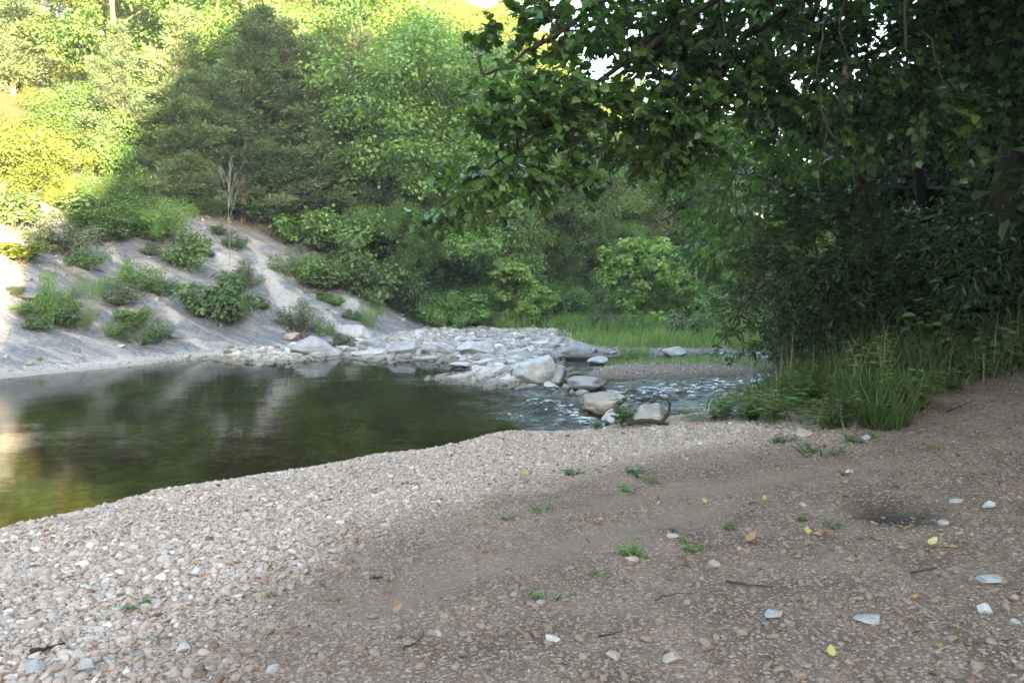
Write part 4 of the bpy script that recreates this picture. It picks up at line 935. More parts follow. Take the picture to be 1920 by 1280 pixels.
# shrubs growing on the rock slope: foot pixel, width, height, shape, leaf
SH = [((408, 606), 112, 100, 2, ML_shrub, 'round dense dark green bush low on the rock slope'), ((265, 645), 92, 46, 1, ML_shrub, 'low spreading bush near the waterline'), ((98, 608), 60, 95, 3, ML_fresh, 'upright yellow-green shrub at the left of the rock face'),
      ((128, 615), 60, 50, 0, ML_shrub, 'green bush at the foot of the upright yellow-green shrub'), ((243, 545), 72, 60, 1, ML_fresh, 'light green bush in the middle of the rock face'), ((300, 553), 64, 48, 3, ML_shrub, 'bush right of the light green bush on the rock face'),
      ((350, 502), 74, 72, 0, ML_shrub, 'bright tall bush in a gully of the rock face'), ((165, 507), 52, 44, 2, ML_shrub, 'small round bush on the upper rock face'), ((115, 478), 98, 80, 3, ML_greyshrub, 'grey-green loose bush on the upper rock face'),
      ((38, 494), 76, 44, 4, ML_sunny, 'low bush caught in a patch of sun at the left edge'), ((178, 416), 120, 62, 2, ML_shrub, 'wide green bush along the top of the rock face'), ((563, 622), 84, 56, 1, ML_greyshrub, 'pale grassy bush above the grey hump'),
      ((456, 545), 66, 58, 3, ML_greyshrub, 'thin greyish bush behind the round dark bush'), ((282, 478), 34, 24, 0, ML_greyshrub, 'tiny pale bush high on the rock face'), ((28, 430), 84, 82, 4, ML_shrub, 'leafy bush at the left edge above the sunlit one'),
      ((286, 415), 46, 26, 2, ML_shrub, 'small bush under the bare-trunked cedar'), ((632, 650), 52, 24, 0, ML_greyshrub, 'bluish-green weedy clump at the bottom of the slope'), ((210, 380), 60, 50, 3, ML_shrub, 'bush behind the wide green bush'),
      ((150, 330), 80, 52, 1, ML_sunny, 'sunlit bush below the bright rock outcrop'), ((70, 280), 90, 60, 2, ML_sunny, 'yellowish sunlit bush on the upper left slope'), ((235, 320), 70, 56, 3, ML_sunny, 'sunlit bush left of the bare-trunked cedar'),
      ((390, 405), 60, 34, 1, ML_shrub, 'low bush right of the bare-trunked cedar'), ((350, 350), 80, 50, 0, ML_fresh, 'fresh green bush under the shorter cedar'), ((120, 395), 46, 36, 0, ML_shrub, 'bush beside the pale bare band at upper left'),
      ((480, 420), 70, 40, 4, ML_shrub, 'bush at the head of the white chute'), ((440, 470), 40, 36, 3, ML_shrub, 'leafy sprouts round the foot of the bleached sapling'),
      # the bank right of the rock
      ((570, 470), 96, 84, 2, ML_fresh, 'bright rounded bush right of the white chute'), ((560, 530), 76, 60, 1, ML_fresh, 'light bush at the right rim of the white chute'), ((640, 540), 120, 96, 3, ML_shrub, 'broad bush above the dark layered ledge'),
      ((600, 545), 80, 52, 4, ML_shrub, 'low bush left of the broad bush'), ((705, 570), 100, 90, 0, ML_shrub, 'bushy growth over the end of the rock slope'), ((690, 500), 130, 110, 2, ML_decid, 'dark bush under the low cedar'),
      ((770, 590), 110, 90, 3, ML_shrub, 'leafy bush at the toe of the rock slope'), ((830, 612), 96, 62, 1, ML_fresh, 'fresh green bush at the edge of the far gravel'), ((880, 612), 90, 66, 2, ML_fresh, 'pale green bush next to the reddish stump'),
      ((840, 570), 120, 100, 4, ML_shrub, 'bush behind the fresh green bush at the gravel edge'), ((920, 585), 110, 90, 3, ML_decid, 'dark bush behind the reddish stump'), ((1040, 600), 90, 70, 2, ML_shrub, 'grey-green bush right of the young sycamore'),
      ((1100, 590), 100, 80, 1, ML_shrub, 'bush in the middle of the far bank grass'), ((1290, 605), 110, 80, 0, ML_fresh, 'pale bush right of the tall young sycamore'), ((1360, 600), 110, 90, 3, ML_shrub, 'bush behind the hanging leaves at the right'),
      ((1160, 600), 70, 70, 4, ML_shrub, 'small dark bush left of the tall young sycamore'), ((960, 575), 120, 110, 0, ML_decid, 'dark thick bush behind the young sycamore'),
      ((1075, 622), 60, 34, 1, ML_fresh, 'low pale bush in the grass near the rounded grey boulder'), ((1130, 618), 70, 46, 3, ML_greyshrub, 'loose greyish weedy bush in the far grass'), ((1180, 625), 56, 36, 0, ML_fresh, 'small fresh bush in the grass left of the tall sycamore'), ((1285, 628), 80, 44, 2, ML_greyshrub, 'weedy bush in the grass right of the tall sycamore'), ((1345, 630), 80, 50, 1, ML_fresh, 'pale bush at the end of the far grass'), ((800, 606), 60, 40, 3, ML_fresh, 'low bright bush at the left end of the far gravel')]
for (px, py), wd, ht, v, lm, lab in SH:
    p = hit(px, py); sc = p[1] / F_PX; hh = 0.85 + 0.1 * v
    plant('shrub%d' % v, 'shrub', lab, 'shrub', p, (wd * sc * 1.08, wd * sc * 1.08, ht * sc / hh * 1.1), group='shrubs across the creek', parts=('stem', 'foliage'), leaf=lm)

for (px, py, ht, wd, v, lab) in [(975, 608, 122, 1.1, 0, 'young sycamore with bright green leaves at the edge of the bar'), (1012, 612, 70, 1.2, 1, 'lower young sycamore beside the bright one'), (1218, 612, 165, 1.1, 2, 'tall pale young sycamore on the far grassy bank'), (1265, 608, 100, 1.2, 0, 'shorter young sycamore right of the tall pale one')]:
    p = hit(px, py); h = ht * p[1] / F_PX / 3.0; plant('sapling%d' % v, 'young_sycamore', lab, 'sapling', p, (h * wd, h * wd, h), group='young sycamores on the far bank')

# undergrowth that hides the forest floor: random small shrubs between the trees
def undergrowth():
    rng = np.random.default_rng(23); n = 0
    while n < 165:
        y = 19 + 26 * rng.random() ** 1.4; x = (rng.random() * 1.25 - 0.78) * y * 0.9
        s = sd_poly(HILL_POLY, np.array([x]), np.array([y]))[0]
        if s < (5.4 if x < -3.2 else -1.0) or s > 18: continue
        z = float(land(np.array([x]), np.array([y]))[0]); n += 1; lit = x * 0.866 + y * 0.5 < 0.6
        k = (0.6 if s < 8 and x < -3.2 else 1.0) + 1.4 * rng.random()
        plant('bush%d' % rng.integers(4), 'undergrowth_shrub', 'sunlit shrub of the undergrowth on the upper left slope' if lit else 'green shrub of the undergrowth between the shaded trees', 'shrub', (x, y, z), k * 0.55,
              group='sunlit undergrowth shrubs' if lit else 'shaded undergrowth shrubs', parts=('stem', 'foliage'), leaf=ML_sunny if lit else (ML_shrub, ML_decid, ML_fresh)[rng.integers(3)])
undergrowth()

# bleached dead sapling, grey dead tree
def bare_tree(seed, h, forks, spread, r0, levels=3, start=0.3):
    rng = np.random.default_rng(seed); out = []
    tr = wander(rng, (0, 0, -0.1), (0, 0, 1), h, 8, 0.05, (0, 0, 0.05)); out.append(tube(tr, np.linspace(r0, r0 * 0.25, 8), 6))
    def grow(p, d, L, r, lev):
        b = wander(rng, p, d, L, 5, 0.10, (0, 0, 0.05)); out.append(tube(b, np.linspace(r, r * 0.35, 5), 4))
        if lev:
            for j in range(3): grow(b[1 + j], unit(unit(b[-1] - b[0]) + spread * rng.normal(size=3)), L * 0.5, r * 0.5, lev - 1)
    for i in range(forks):
        f = start + (1 - start) * i / forks; k = min(int(f * 7), 6); az = i * 2.4
        grow(tr[k], unit(np.array([spread * math.cos(az), spread * math.sin(az), 1.0])), h * (1 - f) * 0.75 + 0.3, r0 * 0.5, levels - 1)
    return out
p, h = h_on(430, 498, 305); t = thing('dead_sapling', 'bleached leafless forked sapling standing on the rock slope', 'dead sapling', tuple(p)); link('trunk', part_mesh('dead_sapling', bare_tree(3, h, 6, 0.18, 0.012, 3, 0.5), MB_pale), t)
p, h = h_on(710, 420, 130); t = thing('dead_tree', 'grey twiggy dead tree among the green trees above the slope', 'dead tree', tuple(p)); link('trunk', part_mesh('dead_tree', bare_tree(4, h, 14, 0.7, 0.045, 4, 0.25), MB_pale), t)
p, h = h_on(780, 500, 250); t = thing('dead_tree', 'thin bare pale trunk beside the pale green rounded tree', 'dead tree', tuple(p)); link('trunk', part_mesh('dead_tree', bare_tree(6, h, 8, 0.5, 0.045, 3, 0.4), MB_pale), t)
p = hit(937, 603); v, f = rock_geo(77, 5, 9, 0.16); st = link('stump', mesh_np('stump', v * np.array([.26, .22, .24]), f, [MB_brown]), loc=tuple(p + np.array([0, 0, .16]))); st['label'] = 'reddish brown root stump at the edge of the far gravel'; st['category'] = 'stump'

# grass: the far bank, tufts on the rock, the islet
def far_grass():
    rng = np.random.default_rng(31); x = rng.random(60000) * 17 - 5; y = 20 + rng.random(60000) * 17
    g = sd_poly(GREEN_POLY, x, y) + 0.6 * fbm(x * 0.8, y * 0.8, seed=81); z, k, s, *_ = land(x, y, True)
    keep = (g > 0.1) & (s < 2.5) & (rng.random(60000) < smooth(-0.1, 1.0, g)); x, y, z = x[keep][:26000], y[keep][:26000], z[keep][:26000]
    P = np.stack([x, y, z - 0.02], 1); v, f, t = blades(rng, P, 0.36 + 0.4 * smooth(-.1, .4, fbm(x * 1.1, y * 1.1, seed=88)), 0.02, 0.5, 3, 1.0)
    link('far_grass', mesh_np('far_grass', v, f, [ML_grass], {'tint': np.clip(t * .6 + .25 + .9 * np.repeat(fbm(x * .7, y * .7, seed=85), 8), 0, 1)}), kind='stuff', label='bright green grass on the far bank', category='grass')
    x = 2.0 + rng.random(15000) * 7; y = 15.2 + rng.random(15000) * 3.4; z, k, s, sa, sb, si, a = land(x, y, True)
    q = at_z(1330, 684); keep = (k == 3) & (rng.random(15000) < 0.4) & (y > 17.0 + 0.5 * fbm(x, y, seed=87) - 0.10 * (x - 4)) & (z > 0.03)
    P = np.stack([x, y, z - .01], 1)[keep][:6000]; v, f, t = blades(rng, P, 0.16, 0.014, 0.5, 2, 0.6)
    if len(P): link('islet_grass', mesh_np('islet_grass', v, f, [ML_grass], {'tint': t}), kind='stuff', label='short grass on the gravel islet', category='grass')
far_grass()
def tuft(px, py, wpx, hpx, n, lab, mat=ML_grass, wd=0.012, lean=0.45):
    rng = np.random.default_rng(int(px + py)); p = hit(px, py); sc = p[1] / F_PX; r = wpx * sc / 2
    a = rng.random(n) * 6.283; q = r * np.sqrt(rng.random(n)) * 0.95
    v, f, t = blades(rng, np.stack([q * np.cos(a), q * np.sin(a), 0 * a - .02], 1), hpx * sc * 0.95, wd, lean, 3, 0.8, a + rng.normal(size=n))
    o = link('grass_tuft', mesh_np('grass_tuft', v, f, [mat], {'tint': t}), loc=tuple(p)); o['label'] = lab; o['category'] = 'grass tuft'; o['group'] = 'grass tufts'
for a in [(215, 630, 34, 42, 160, 'yellowish grass tuft left of the low spreading bush'), (150, 612, 60, 62, 260, 'tall thin grass beside the upright yellow-green shrub'), (608, 628, 44, 38, 200, 'bright green grass tuft beside the pale grassy bush'), (690, 612, 30, 66, 140, 'tall wispy grass at the end of the rock slope'),
          (74, 676, 10, 12, 40, 'tiny tuft at the foot of the sunlit rock'), (1190, 668, 60, 30, 260, 'grass tuft at the back channel'), (1400, 655, 70, 34, 260, 'grass tuft behind the hanging leaves'), (165, 560, 70, 60, 150, 'sparse tall grass in front of the dark rock face'), (705, 590, 30, 20, 90, 'short grass on the lower ledge')]: tuft(*a)

def slope_grass():
    """thin grass and weeds rooted in the soil pockets of the rock slope"""
    rng = np.random.default_rng(37); n = 60000; y = 14 + 17 * rng.random(n); x = -15 + 12.5 * rng.random(n); s = sd_poly(HILL_POLY, x, y); z, k, *_ = land(x, y, True)
    d = smooth(1.2, 7.0, s - 1.5 * smooth(-8, -13, x)) * smooth(-0.02, 0.36, fbm(x * 0.8, y * 0.8, seed=39) + 0.08 * (s - 3.5)); keep = (s > 1.0) & (s < 12) & (k == 4) & (rng.random(n) < d); P = np.stack([x, y, z - .02], 1)[keep][:19000]
    v, f, t = blades(rng, P, 0.24, 0.016, 0.6, 2, 0.8)
    link('slope_grass', mesh_np('slope_grass', v, f, [ML_greyshrub], {'tint': t}), kind='stuff', label='thin grey-green grass in the soil pockets of the rock slope', category='grass')
    q = rng.random(len(P)) < 0.9; P2 = P[q] + 0.10 * rng.normal(size=(q.sum(), 3)) * np.array([1, 1, 0.3]) + np.array([0, 0, .07]); N = unit(np.array([0, 0, 1.0]) + .5 * rng.normal(size=P2.shape)); D = rng.normal(size=P2.shape) * np.array([1, 1, .3])
    v, f, t = leaves(P2, D, N, 0.07, LEAF_OVAL, rng.random(len(P2))); link('slope_weeds', mesh_np('slope_weeds', v, f, [ML_shrub], {'tint': t}), kind='stuff', label='small leafy weeds creeping over the upper rock slope', category='weeds')
slope_grass()

def rock_sprouts():
    """small ragged shrubs rooted in the cracks of the rock face"""
    rng = np.random.default_rng(47); n = 0
    while n < 26:
        px, py = 20 + 640 * rng.random(), 430 + 200 * rng.random(); p = hit(px, py)
        s = sd_poly(HILL_POLY, p[:1], p[1:2])[0]
        if s < 1.3 or s > 7.5: continue
        k = 0.22 + 0.40 * rng.random() ** 2; n += 1
        plant('shrub%d' % rng.integers(5), 'rock_sprout', 'small ragged sprout in a crack of the rock face', 'shrub', p, (k * 1.5, k * 1.5, k), group='sprouts in the cracks of the rock face', parts=('stem', 'foliage'), leaf=(ML_greyshrub, ML_shrub, ML_fresh)[rng.integers(3)])
rock_sprouts()
# ------------------------------------------------------------------ the overhanging tree and the shaded right bank
def bezier_pts(ctrl, n=24):
    c = np.asarray(ctrl, float); t = np.linspace(0, len(c) - 1, n); i = np.clip(t.astype(int), 0, len(c) - 2); u = (t - i)[:, None]
    p0, p1, p2, p3 = c[np.maximum(i - 1, 0)], c[i], c[i + 1], c[np.minimum(i + 2, len(c) - 1)]
    return 0.5 * (2 * p1 + (p2 - p0) * u + (2 * p0 - 5 * p1 + 4 * p2 - p3) * u ** 2 + (3 * p1 - p0 - 3 * p2 + p3) * u ** 3)

def leafy_tree(name, label, foot, trunk_ctrl, r0, limbs, blobs, leaf_mat, bark, size, tmpl, seed, dens=1.0, per=9, tint0=0.5, group=None, extra=None):
    """trunk and limbs through given points, then leafy twigs filling the blobs (centre, radius), each fed by a branch from the nearest limb"""
    rng = np.random.default_rng(seed); t = thing(name, label, 'tree', tuple(foot), group=group); O = np.asarray(foot, float)
    tp = bezier_pts(trunk_ctrl, 18); wood = [tube(tp - O, np.linspace(r0, r0 * 0.35, 18) * np.linspace(1.25, 1, 18) ** 2, 12)]
    nodes = [tp[6:]]
    for ctrl, ra in limbs:
        lp = bezier_pts(ctrl, 22); lp = lp + 0.02 * rng.normal(size=lp.shape); wood.append(tube(lp - O, np.linspace(ra, 0.006, 22), 6)); nodes.append(lp[4:])
    nodes = np.concatenate(nodes); lv = []
    for (c, r, dn) in blobs:
        c = np.asarray(c); k = np.argmin(((nodes - c) ** 2).sum(1)); a = nodes[k]
        if np.linalg.norm(c - a) > 0.12:
            mid = (a + c) / 2 + np.array([0, 0, 0.12]) + 0.06 * rng.normal(size=3); bp = bezier_pts([a, mid, c], 8); wood.append(tube(bp - O, np.linspace(0.016, 0.005, 8), 4))
        n = max(3, int(dens * dn * 24 * (min(r, 0.55) / 0.4) ** 2)); d = unit(rng.normal(size=(n, 3))); P = c + d * (r * rng.random(n) ** 0.45)[:, None] * np.array([1, 1, 0.85]) * 0.8
        out = unit((P - c) * 1.0 / r + unit(c - a + 1e-6) * 0.6 + 0.4 * rng.normal(size=(n, 3)) + np.array([0, 0, 0.1]))
        near = r < 0.55
        L, Wd = sprays(rng, P - O, out, per, r * (0.45 + 0.4 * rng.random(n)) + 0.08, size * (1.0 if near else 1.5), tmpl if near else LEAF_QUAD, np.clip(tint0 + 0.13 * rng.normal(), .05, .95)); lv += L; wood += Wd
    link('trunk', part_mesh(name + '_trunk', wood, bark), t); link('crown', part_mesh(name + '_crown', lv, leaf_mat), t)
    if extra:
        for nm, pieces, mt in extra: link(nm, part_mesh(nm, [tube(a - O + 0.012 * np.random.default_rng(len(a) * 7).normal(size=a.shape) * np.linspace(1, .3, len(a))[:, None], b, 6) for a, b in pieces] + [tube(wander(np.random.default_rng(j), pieces[0][0][min(3 + 3 * j, len(pieces[0][0]) - 1)] - O, (.6 * (-1) ** j, .2, -.7), .22, 5, .25), (.005, .004, .003, .002, .002), 4) for j in range(3)], mt), t)
    return t

def gz(x, y): return float(land(np.array([x]), np.array([y]))[0])

# blobs of the big overhanging tree: photo pixel, depth, radius (m), density
OB = [(795, 408, 7.5, .17, .8), (835, 388, 7.5, .22, .9), (880, 355, 7.5, .28, .9), (925, 330, 7.5, .28, .9), (905, 385, 7.6, .18, .7), (960, 300, 7.6, .32, 1), (1010, 340, 7.7, .28, .9), (985, 255, 7.6, .32, 1), (935, 215, 7.5, .28, 1), (915, 165, 7.5, .22, .9), (905, 105, 7.5, .16, .7), (960, 95, 7.6, .26, .9),
      (985, 165, 7.6, .33, 1), (1045, 215, 7.7, .36, 1), (1055, 130, 7.7, .36, .8), (1035, 40, 7.7, .34, .6), (1110, 55, 7.8, .40, .7), (1125, 150, 7.9, .38, .7), (1110, 250, 7.9, .34, 1), (1065, 300, 7.8, .26, .8), (1160, 300, 8.0, .28, .9), (1185, 225, 8.1, .42, 1.2), (1000, 10, 7.6, .25, .8), (1140, 355, 8.0, .16, .7), (945, 255, 7.5, .25, .8), (1060, 370, 7.8, .14, .6),
      (1210, 120, 8.2, .42, .8), (1190, 40, 8.1, .40, .65), (1270, 130, 8.4, .46, 1.4), (1250, 210, 8.4, .46, 1.5), (1320, 190, 8.6, .48, 1.5), (1350, 110, 8.6, .42, 1.2), (1290, 270, 8.5, .32, 1.2), (1270, 40, 8.3, .40, .7), (1340, 20, 8.5, .42, .7), (1410, 180, 8.8, .45, 1.4), (1420, 80, 8.8, .45, 1.1), (1200, 280, 8.3, .3, 1.1), (1240, 300, 8.4, .25, 1)]
OB += [(1060 + 62 * i, 5 + 45 * (i % 2), 8.6 + .3 * (i % 3), .36, .8) for i in range(7)]
OB += [(1480 + 70 * i, 20 + 95 * j + 30 * ((i * 7 + j * 3) % 3 - 1), 9.0 + 0.35 * ((i * 5 + j * 2) % 4), .45, (.75, 1.05, 1.25)[(i + j * 2) % 3]) for i in range(7) for j in range(3)]
OB += [(1560 + 75 * i, -120 - 110 * j, 8.4 + 0.4 * (i % 3), .6, 1.0) for i in range(6) for j in range(2)] + [(1050 + 90 * i, -90 - 60 * (i % 2), 8.0, .5, 1.0) for i in range(6)]
# unseen crown added over the bank and viewer's right shoulder to darken what's below
_r = np.random.default_rng(2)
OUT = [((2.5 + 7 * _r.random(), 2.0 + 8 * _r.random(), 5.6 + 3.5 * _r.random()), .85, 1.0) for _ in range(46)]
foot = np.array([7.0, 11.4, gz(7.0, 11.4) - 0.1])
trunk_top = np.array([6.2, 9.6, 8.5])
limbs = [([trunk_top * [1, 1, .72], at_d(1650, -120, 9.2), at_d(1400, -40, 8.4), at_d(1230, 80, 8.1), at_d(1080, 190, 7.8), at_d(960, 290, 7.6), at_d(800, 400, 7.5)], 0.055),
         ([trunk_top * [1, 1, .8], at_d(1500, -150, 8.6), at_d(1250, -60, 8.0), at_d(1080, 30, 7.7), at_d(970, 110, 7.6), at_d(905, 140, 7.5)], 0.05),
         ([trunk_top * [1, 1, .75], at_d(1600, -60, 9.0), at_d(1420, 60, 8.7), at_d(1290, 160, 8.5), at_d(1180, 260, 8.1), at_d(1140, 340, 8.0)], 0.05),
         ([trunk_top * [1, 1, .6], at_d(1750, 60, 9.8), at_d(1600, 110, 9.4), at_d(1450, 160, 9.0), at_d(1360, 200, 8.7)], 0.045),
         ([trunk_top, (5.5, 7.0, 8.2), (4.5, 4.5, 7.6), (3.5, 2.5, 7.0)], 0.07), ([trunk_top, (7.5, 7.0, 8.0), (7.5, 4.0, 7.4)], 0.06)]
hang = [(bezier_pts([at_d(1560, -30, 7.2), at_d(1548, 40, 7.2), at_d(1533, 110, 7.2), at_d(1540, 200, 7.2), at_d(1552, 240, 7.2), at_d(1540, 300, 7.2), at_d(1532, 355, 7.2)], 22), np.linspace(.011, .003, 22)), (bezier_pts([at_d(1546, 225, 7.2), at_d(1556, 245, 7.2), at_d(1566, 262, 7.2)], 5), np.linspace(.012, .005, 5)),
        (bezier_pts([at_d(1534, 340, 7.2), at_d(1538, 372, 7.2)], 3), (.006, .004, .003)),
        (bezier_pts([at_d(1695, -30, 7.4), at_d(1697, 80, 7.4), at_d(1712, 100, 7.4), at_d(1732, 120, 7.4)], 12), np.linspace(.016, .003, 12)), (bezier_pts([at_d(1740, 60, 7.4), at_d(1760, 130, 7.4), at_d(1778, 165, 7.4), at_d(1788, 205, 7.4)], 12), np.linspace(.010, .003, 12)),
        (bezier_pts([at_d(1350, -30, 8.0), at_d(1356, 70, 8.0), at_d(1350, 160, 8.0), at_d(1349, 245, 8.0)], 14), np.linspace(.009, .003, 14)), (bezier_pts([at_d(1590, -20, 7.6), at_d(1575, 50, 7.6), at_d(1590, 110, 7.6)], 10), np.linspace(.014, .004, 10))]
leafy_tree('overhanging_tree', 'large tree whose dark leafy boughs hang over the creek from the right', foot, [foot, foot + [-.1, -.2, 2.2], foot + [-.3, -.9, 5], trunk_top], 0.26, limbs,
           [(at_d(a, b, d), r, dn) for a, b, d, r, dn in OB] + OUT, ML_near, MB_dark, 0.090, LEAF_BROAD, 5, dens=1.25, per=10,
           extra=[('hanging_branch', [h], MB_dark) for h in hang])

# the lighter tree in the middle, lit from the creek, and the drooping boughs over the water
MBL = [(1330 + 55 * (i % 5) + 14 * ((i // 5) % 2), 215 + 62 * (i // 5), 11.3 + .4 * (i % 3), .42, .9) for i in range(25)]
MBL = [m for m in MBL if not (m[0] > 1530 and m[1] > 390)] + [(1390, 470, 11.0, .35, 1), (1440, 450, 11.0, .4, 1), (1340, 300, 11.5, .35, .9), (1310, 260, 11.5, .3, .8)]
DRO = [(1345, 655, 10.2, .12, .9), (1365, 625, 10.2, .18, 1), (1395, 645, 10.2, .16, .9), (1385, 585, 10.3, .24, 1.1), (1425, 620, 10.3, .22, 1.1), (1410, 540, 10.4, .28, 1.2), (1455, 570, 10.4, .3, 1.3), (1430, 490, 10.5, .32, 1.3), (1475, 640, 10.4, .18, 1), (1490, 520, 10.6, .36, 1.5), (1500, 600, 10.5, .3, 1.3), (1545, 570, 10.7, .35, 1.4), (1540, 640, 10.6, .2, 1), (1560, 490, 10.8, .4, 1.6), (1590, 620, 10.8, .26, 1.1), (1620, 560, 11, .4, 1.5), (1500, 440, 10.8, .4, 1.5), (1640, 480, 11, .45, 1.6), (1690, 560, 11.2, .4, 1.4), (1590, 410, 11, .42, 1.5)]
f2 = np.array([5.6, 12.4, gz(5.6, 12.4) - 0.1])
leafy_tree('bank_tree', 'lighter green tree on the bank behind the overhanging boughs', f2, [f2, f2 + [-.1, .1, 1.8], f2 + [-.5, -.2, 3.8], f2 + [-.9, -.3, 5.6]], 0.12,
           [([f2 + [-.2, 0, 2.4], at_d(1530, 380, 11.8), at_d(1440, 340, 11.5), at_d(1350, 320, 11.4)], .04), ([f2 + [-.5, -.2, 3.8], at_d(1480, 220, 11.6), at_d(1360, 230, 11.5)], .04)],
           [(at_d(a, b, d), r, dn) for a, b, d, r, dn in MBL], ML_fresh, MB_brown, 0.095, LEAF_OVAL, 6, per=10, tint0=0.45)
f3 = np.array([6.4, 12.9, gz(6.4, 12.9) - 0.1])
leafy_tree('drooping_tree', 'dark tree with boughs drooping down to the riffle', f3, [f3, f3 + [0, -.3, 1.4], f3 + [-.3, -.8, 2.6], f3 + [-.8, -1.2, 3.6]], 0.13,
           [([f3 + [0, -.3, 1.5], at_d(1620, 480, 11.2), at_d(1500, 500, 10.7), at_d(1410, 560, 10.4), at_d(1350, 645, 10.2)], .035), ([f3 + [-.1, -.5, 2.0], at_d(1640, 560, 11), at_d(1540, 590, 10.7), at_d(1480, 640, 10.4)], .03)],
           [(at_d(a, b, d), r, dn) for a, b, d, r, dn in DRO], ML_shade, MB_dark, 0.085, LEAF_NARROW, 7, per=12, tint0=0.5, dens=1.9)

# deep woods of the right bank
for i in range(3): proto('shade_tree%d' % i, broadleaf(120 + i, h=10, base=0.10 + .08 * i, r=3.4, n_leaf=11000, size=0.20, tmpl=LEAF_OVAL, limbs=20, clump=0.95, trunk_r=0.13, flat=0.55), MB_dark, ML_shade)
RT = [((7.9, 13.2), 9, 0, 'tree with thick trunk in the dark right thicket'), ((9.8, 15.0), 8.5, 1, 'dark tree second from the thick trunk in the thicket'), ((8.6, 17.5), 7, 2, 'dark tree at the water behind the drooping boughs'), ((12.2, 13.0), 10, 2, 'dark tree at the right edge of the thicket'), ((13.0, 17.0), 8.5, 0, 'tall dark tree deep in the right thicket'),
      ((10.8, 20.5), 7.5, 1, 'dark tree farther along the right bank'), ((16.5, 21.0), 9, 2, 'tall dark tree behind the right thicket'), ((14.0, 25.5), 8, 0, 'dark tree where the right bank bends'), ((19.5, 27.0), 9, 1, 'tree deep behind the bend of the right bank'), ((10.5, 10.6), 10, 0, 'dark tree close beyond the tall grass'), ((16.0, 14.0), 11, 1, 'dark tree beyond the right edge'), ((20.0, 20.0), 9, 2, 'tall tree far behind the right edge'),
      ((24.0, 31.0), 9, 0, 'tall tree far behind the right bend'), ((9.0, 7.0), 10, 1, 'tree standing just outside the picture on the right'), ((8.5, 1.5), 11, 2, 'tree standing beside the viewer on the right'), ((12.5, 4.5), 11, 0, 'tree farther right of the viewer'), ((13.5, 9.0), 11, 2, 'tall tree added past the right edge to block light'), ((10.8, 8.4), 10.5, 1, 'tree added beside the grass past the right edge to block light'), ((15.5, 11.5), 11, 0, 'tree added deep past the right edge to block light')]  # last three trees added out of view to keep skylight off the thicket
for i, ((x, y), h, v, lab) in enumerate(RT): plant('shade_tree%d' % v, 'thicket_tree', lab, 'tree', (x, y, gz(x, y) - .05), h / 10 * 1.0, rz=i * 1.7, group='trees of the right bank')
for i, (x, y, k) in enumerate([(6.6, 13.4, 2.2), (7.6, 12.2, 2.4), (8.8, 12.6, 2.6), (9.8, 12.0, 2.6), (7.0, 15.0, 2.2), (8.4, 15.5, 2.6), (10.6, 13.8, 3), (11.6, 11.6, 2.8), (5.6, 13.6, 1.8), (9.5, 18.5, 2.6), (11.5, 17.0, 3), (12.8, 14.8, 3), (7.5, 18.0, 2.4), (6.0, 11.2, 2.2), (7.0, 10.9, 2.6), (8.0, 11.0, 3.0), (9.2, 11.0, 3.0), (6.4, 12.2, 2.8), (10.4, 11.4, 3.2), (5.2, 12.0, 1.8)]):
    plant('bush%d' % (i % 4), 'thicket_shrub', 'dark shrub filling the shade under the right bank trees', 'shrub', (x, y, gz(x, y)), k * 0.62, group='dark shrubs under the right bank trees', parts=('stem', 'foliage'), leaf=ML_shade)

# ------------------------------------------------------------------ tall grass and weeds along the edge of the right bank
EDGE = np.array([(2.15, 10.75), (2.6, 9.9), (3.0, 9.1), (3.5, 8.55), (4.2, 8.75), (4.9, 9.0), (5.9, 9.45), (7.2, 9.8), (9, 10.2)])
def tall_grass():
    rng = np.random.default_rng(41); n = 42000; x = 2.4 + rng.random(n) * 8; y = 8.3 + rng.random(n) * 4.4; s = sd_poly(VEG_POLY, x, y); z, k, *_ = land(x, y, True)
    dens = smooth(-0.02, 0.5, s) * smooth(2.4, 3.4, x) * (0.35 + 0.65 * smooth(-.2, .3, fbm(x * 1.3, y * 1.3, seed=101)))
    keep = (rng.random(n) < dens * 0.55) & (s < 2.6) & (z > 0.05) & (k == 1); P = np.stack([x, y, z - .02], 1)[keep]
    hgt = 0.45 + 0.55 * smooth(0.0, 1.2, s[keep]) * smooth(3.0, 5.5, x[keep]); v, f, t = blades(rng, P, hgt, 0.017, 0.4, 5, 1.5)
    q = rng.random(len(P)) < 0.04; sv, sf_, stt = blades(rng, P[q], 0.95, 0.007, 0.25, 4, 0.6); link('dry_stalks', mesh_np('dry_stalks', sv, sf_, [ML_straw], {'tint': stt}), kind='stuff', label='dry straw stalks standing in the tall grass', category='dry stalks')
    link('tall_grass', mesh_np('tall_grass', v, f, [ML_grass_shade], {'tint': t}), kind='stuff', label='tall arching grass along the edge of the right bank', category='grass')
ML_grass_shade = leaf_material('grass_blade_shaded', (.030, .064, .020), (.056, .106, .030), (.125, .165, .060), transl=0.35, rough=0.5)  # darker copy of the grass, the bank's shade in its colour
tall_grass()
for i in range(4): proto('weed%d' % i, stem_plant(200 + i, 0.65, 7 + i, 0.30, 0.14, (LEAF_NARROW, LEAF_OVAL)[i % 2], 13), ML_straw, ML_weed)
for i in range(3): proto('low_weed%d' % i, stem_plant(210 + i, 0.16, 9, 0.22, 0.045, (LEAF_OVAL, LEAF_NARROW, LEAF_BROAD)[i], 9), ML_weed, ML_weed)
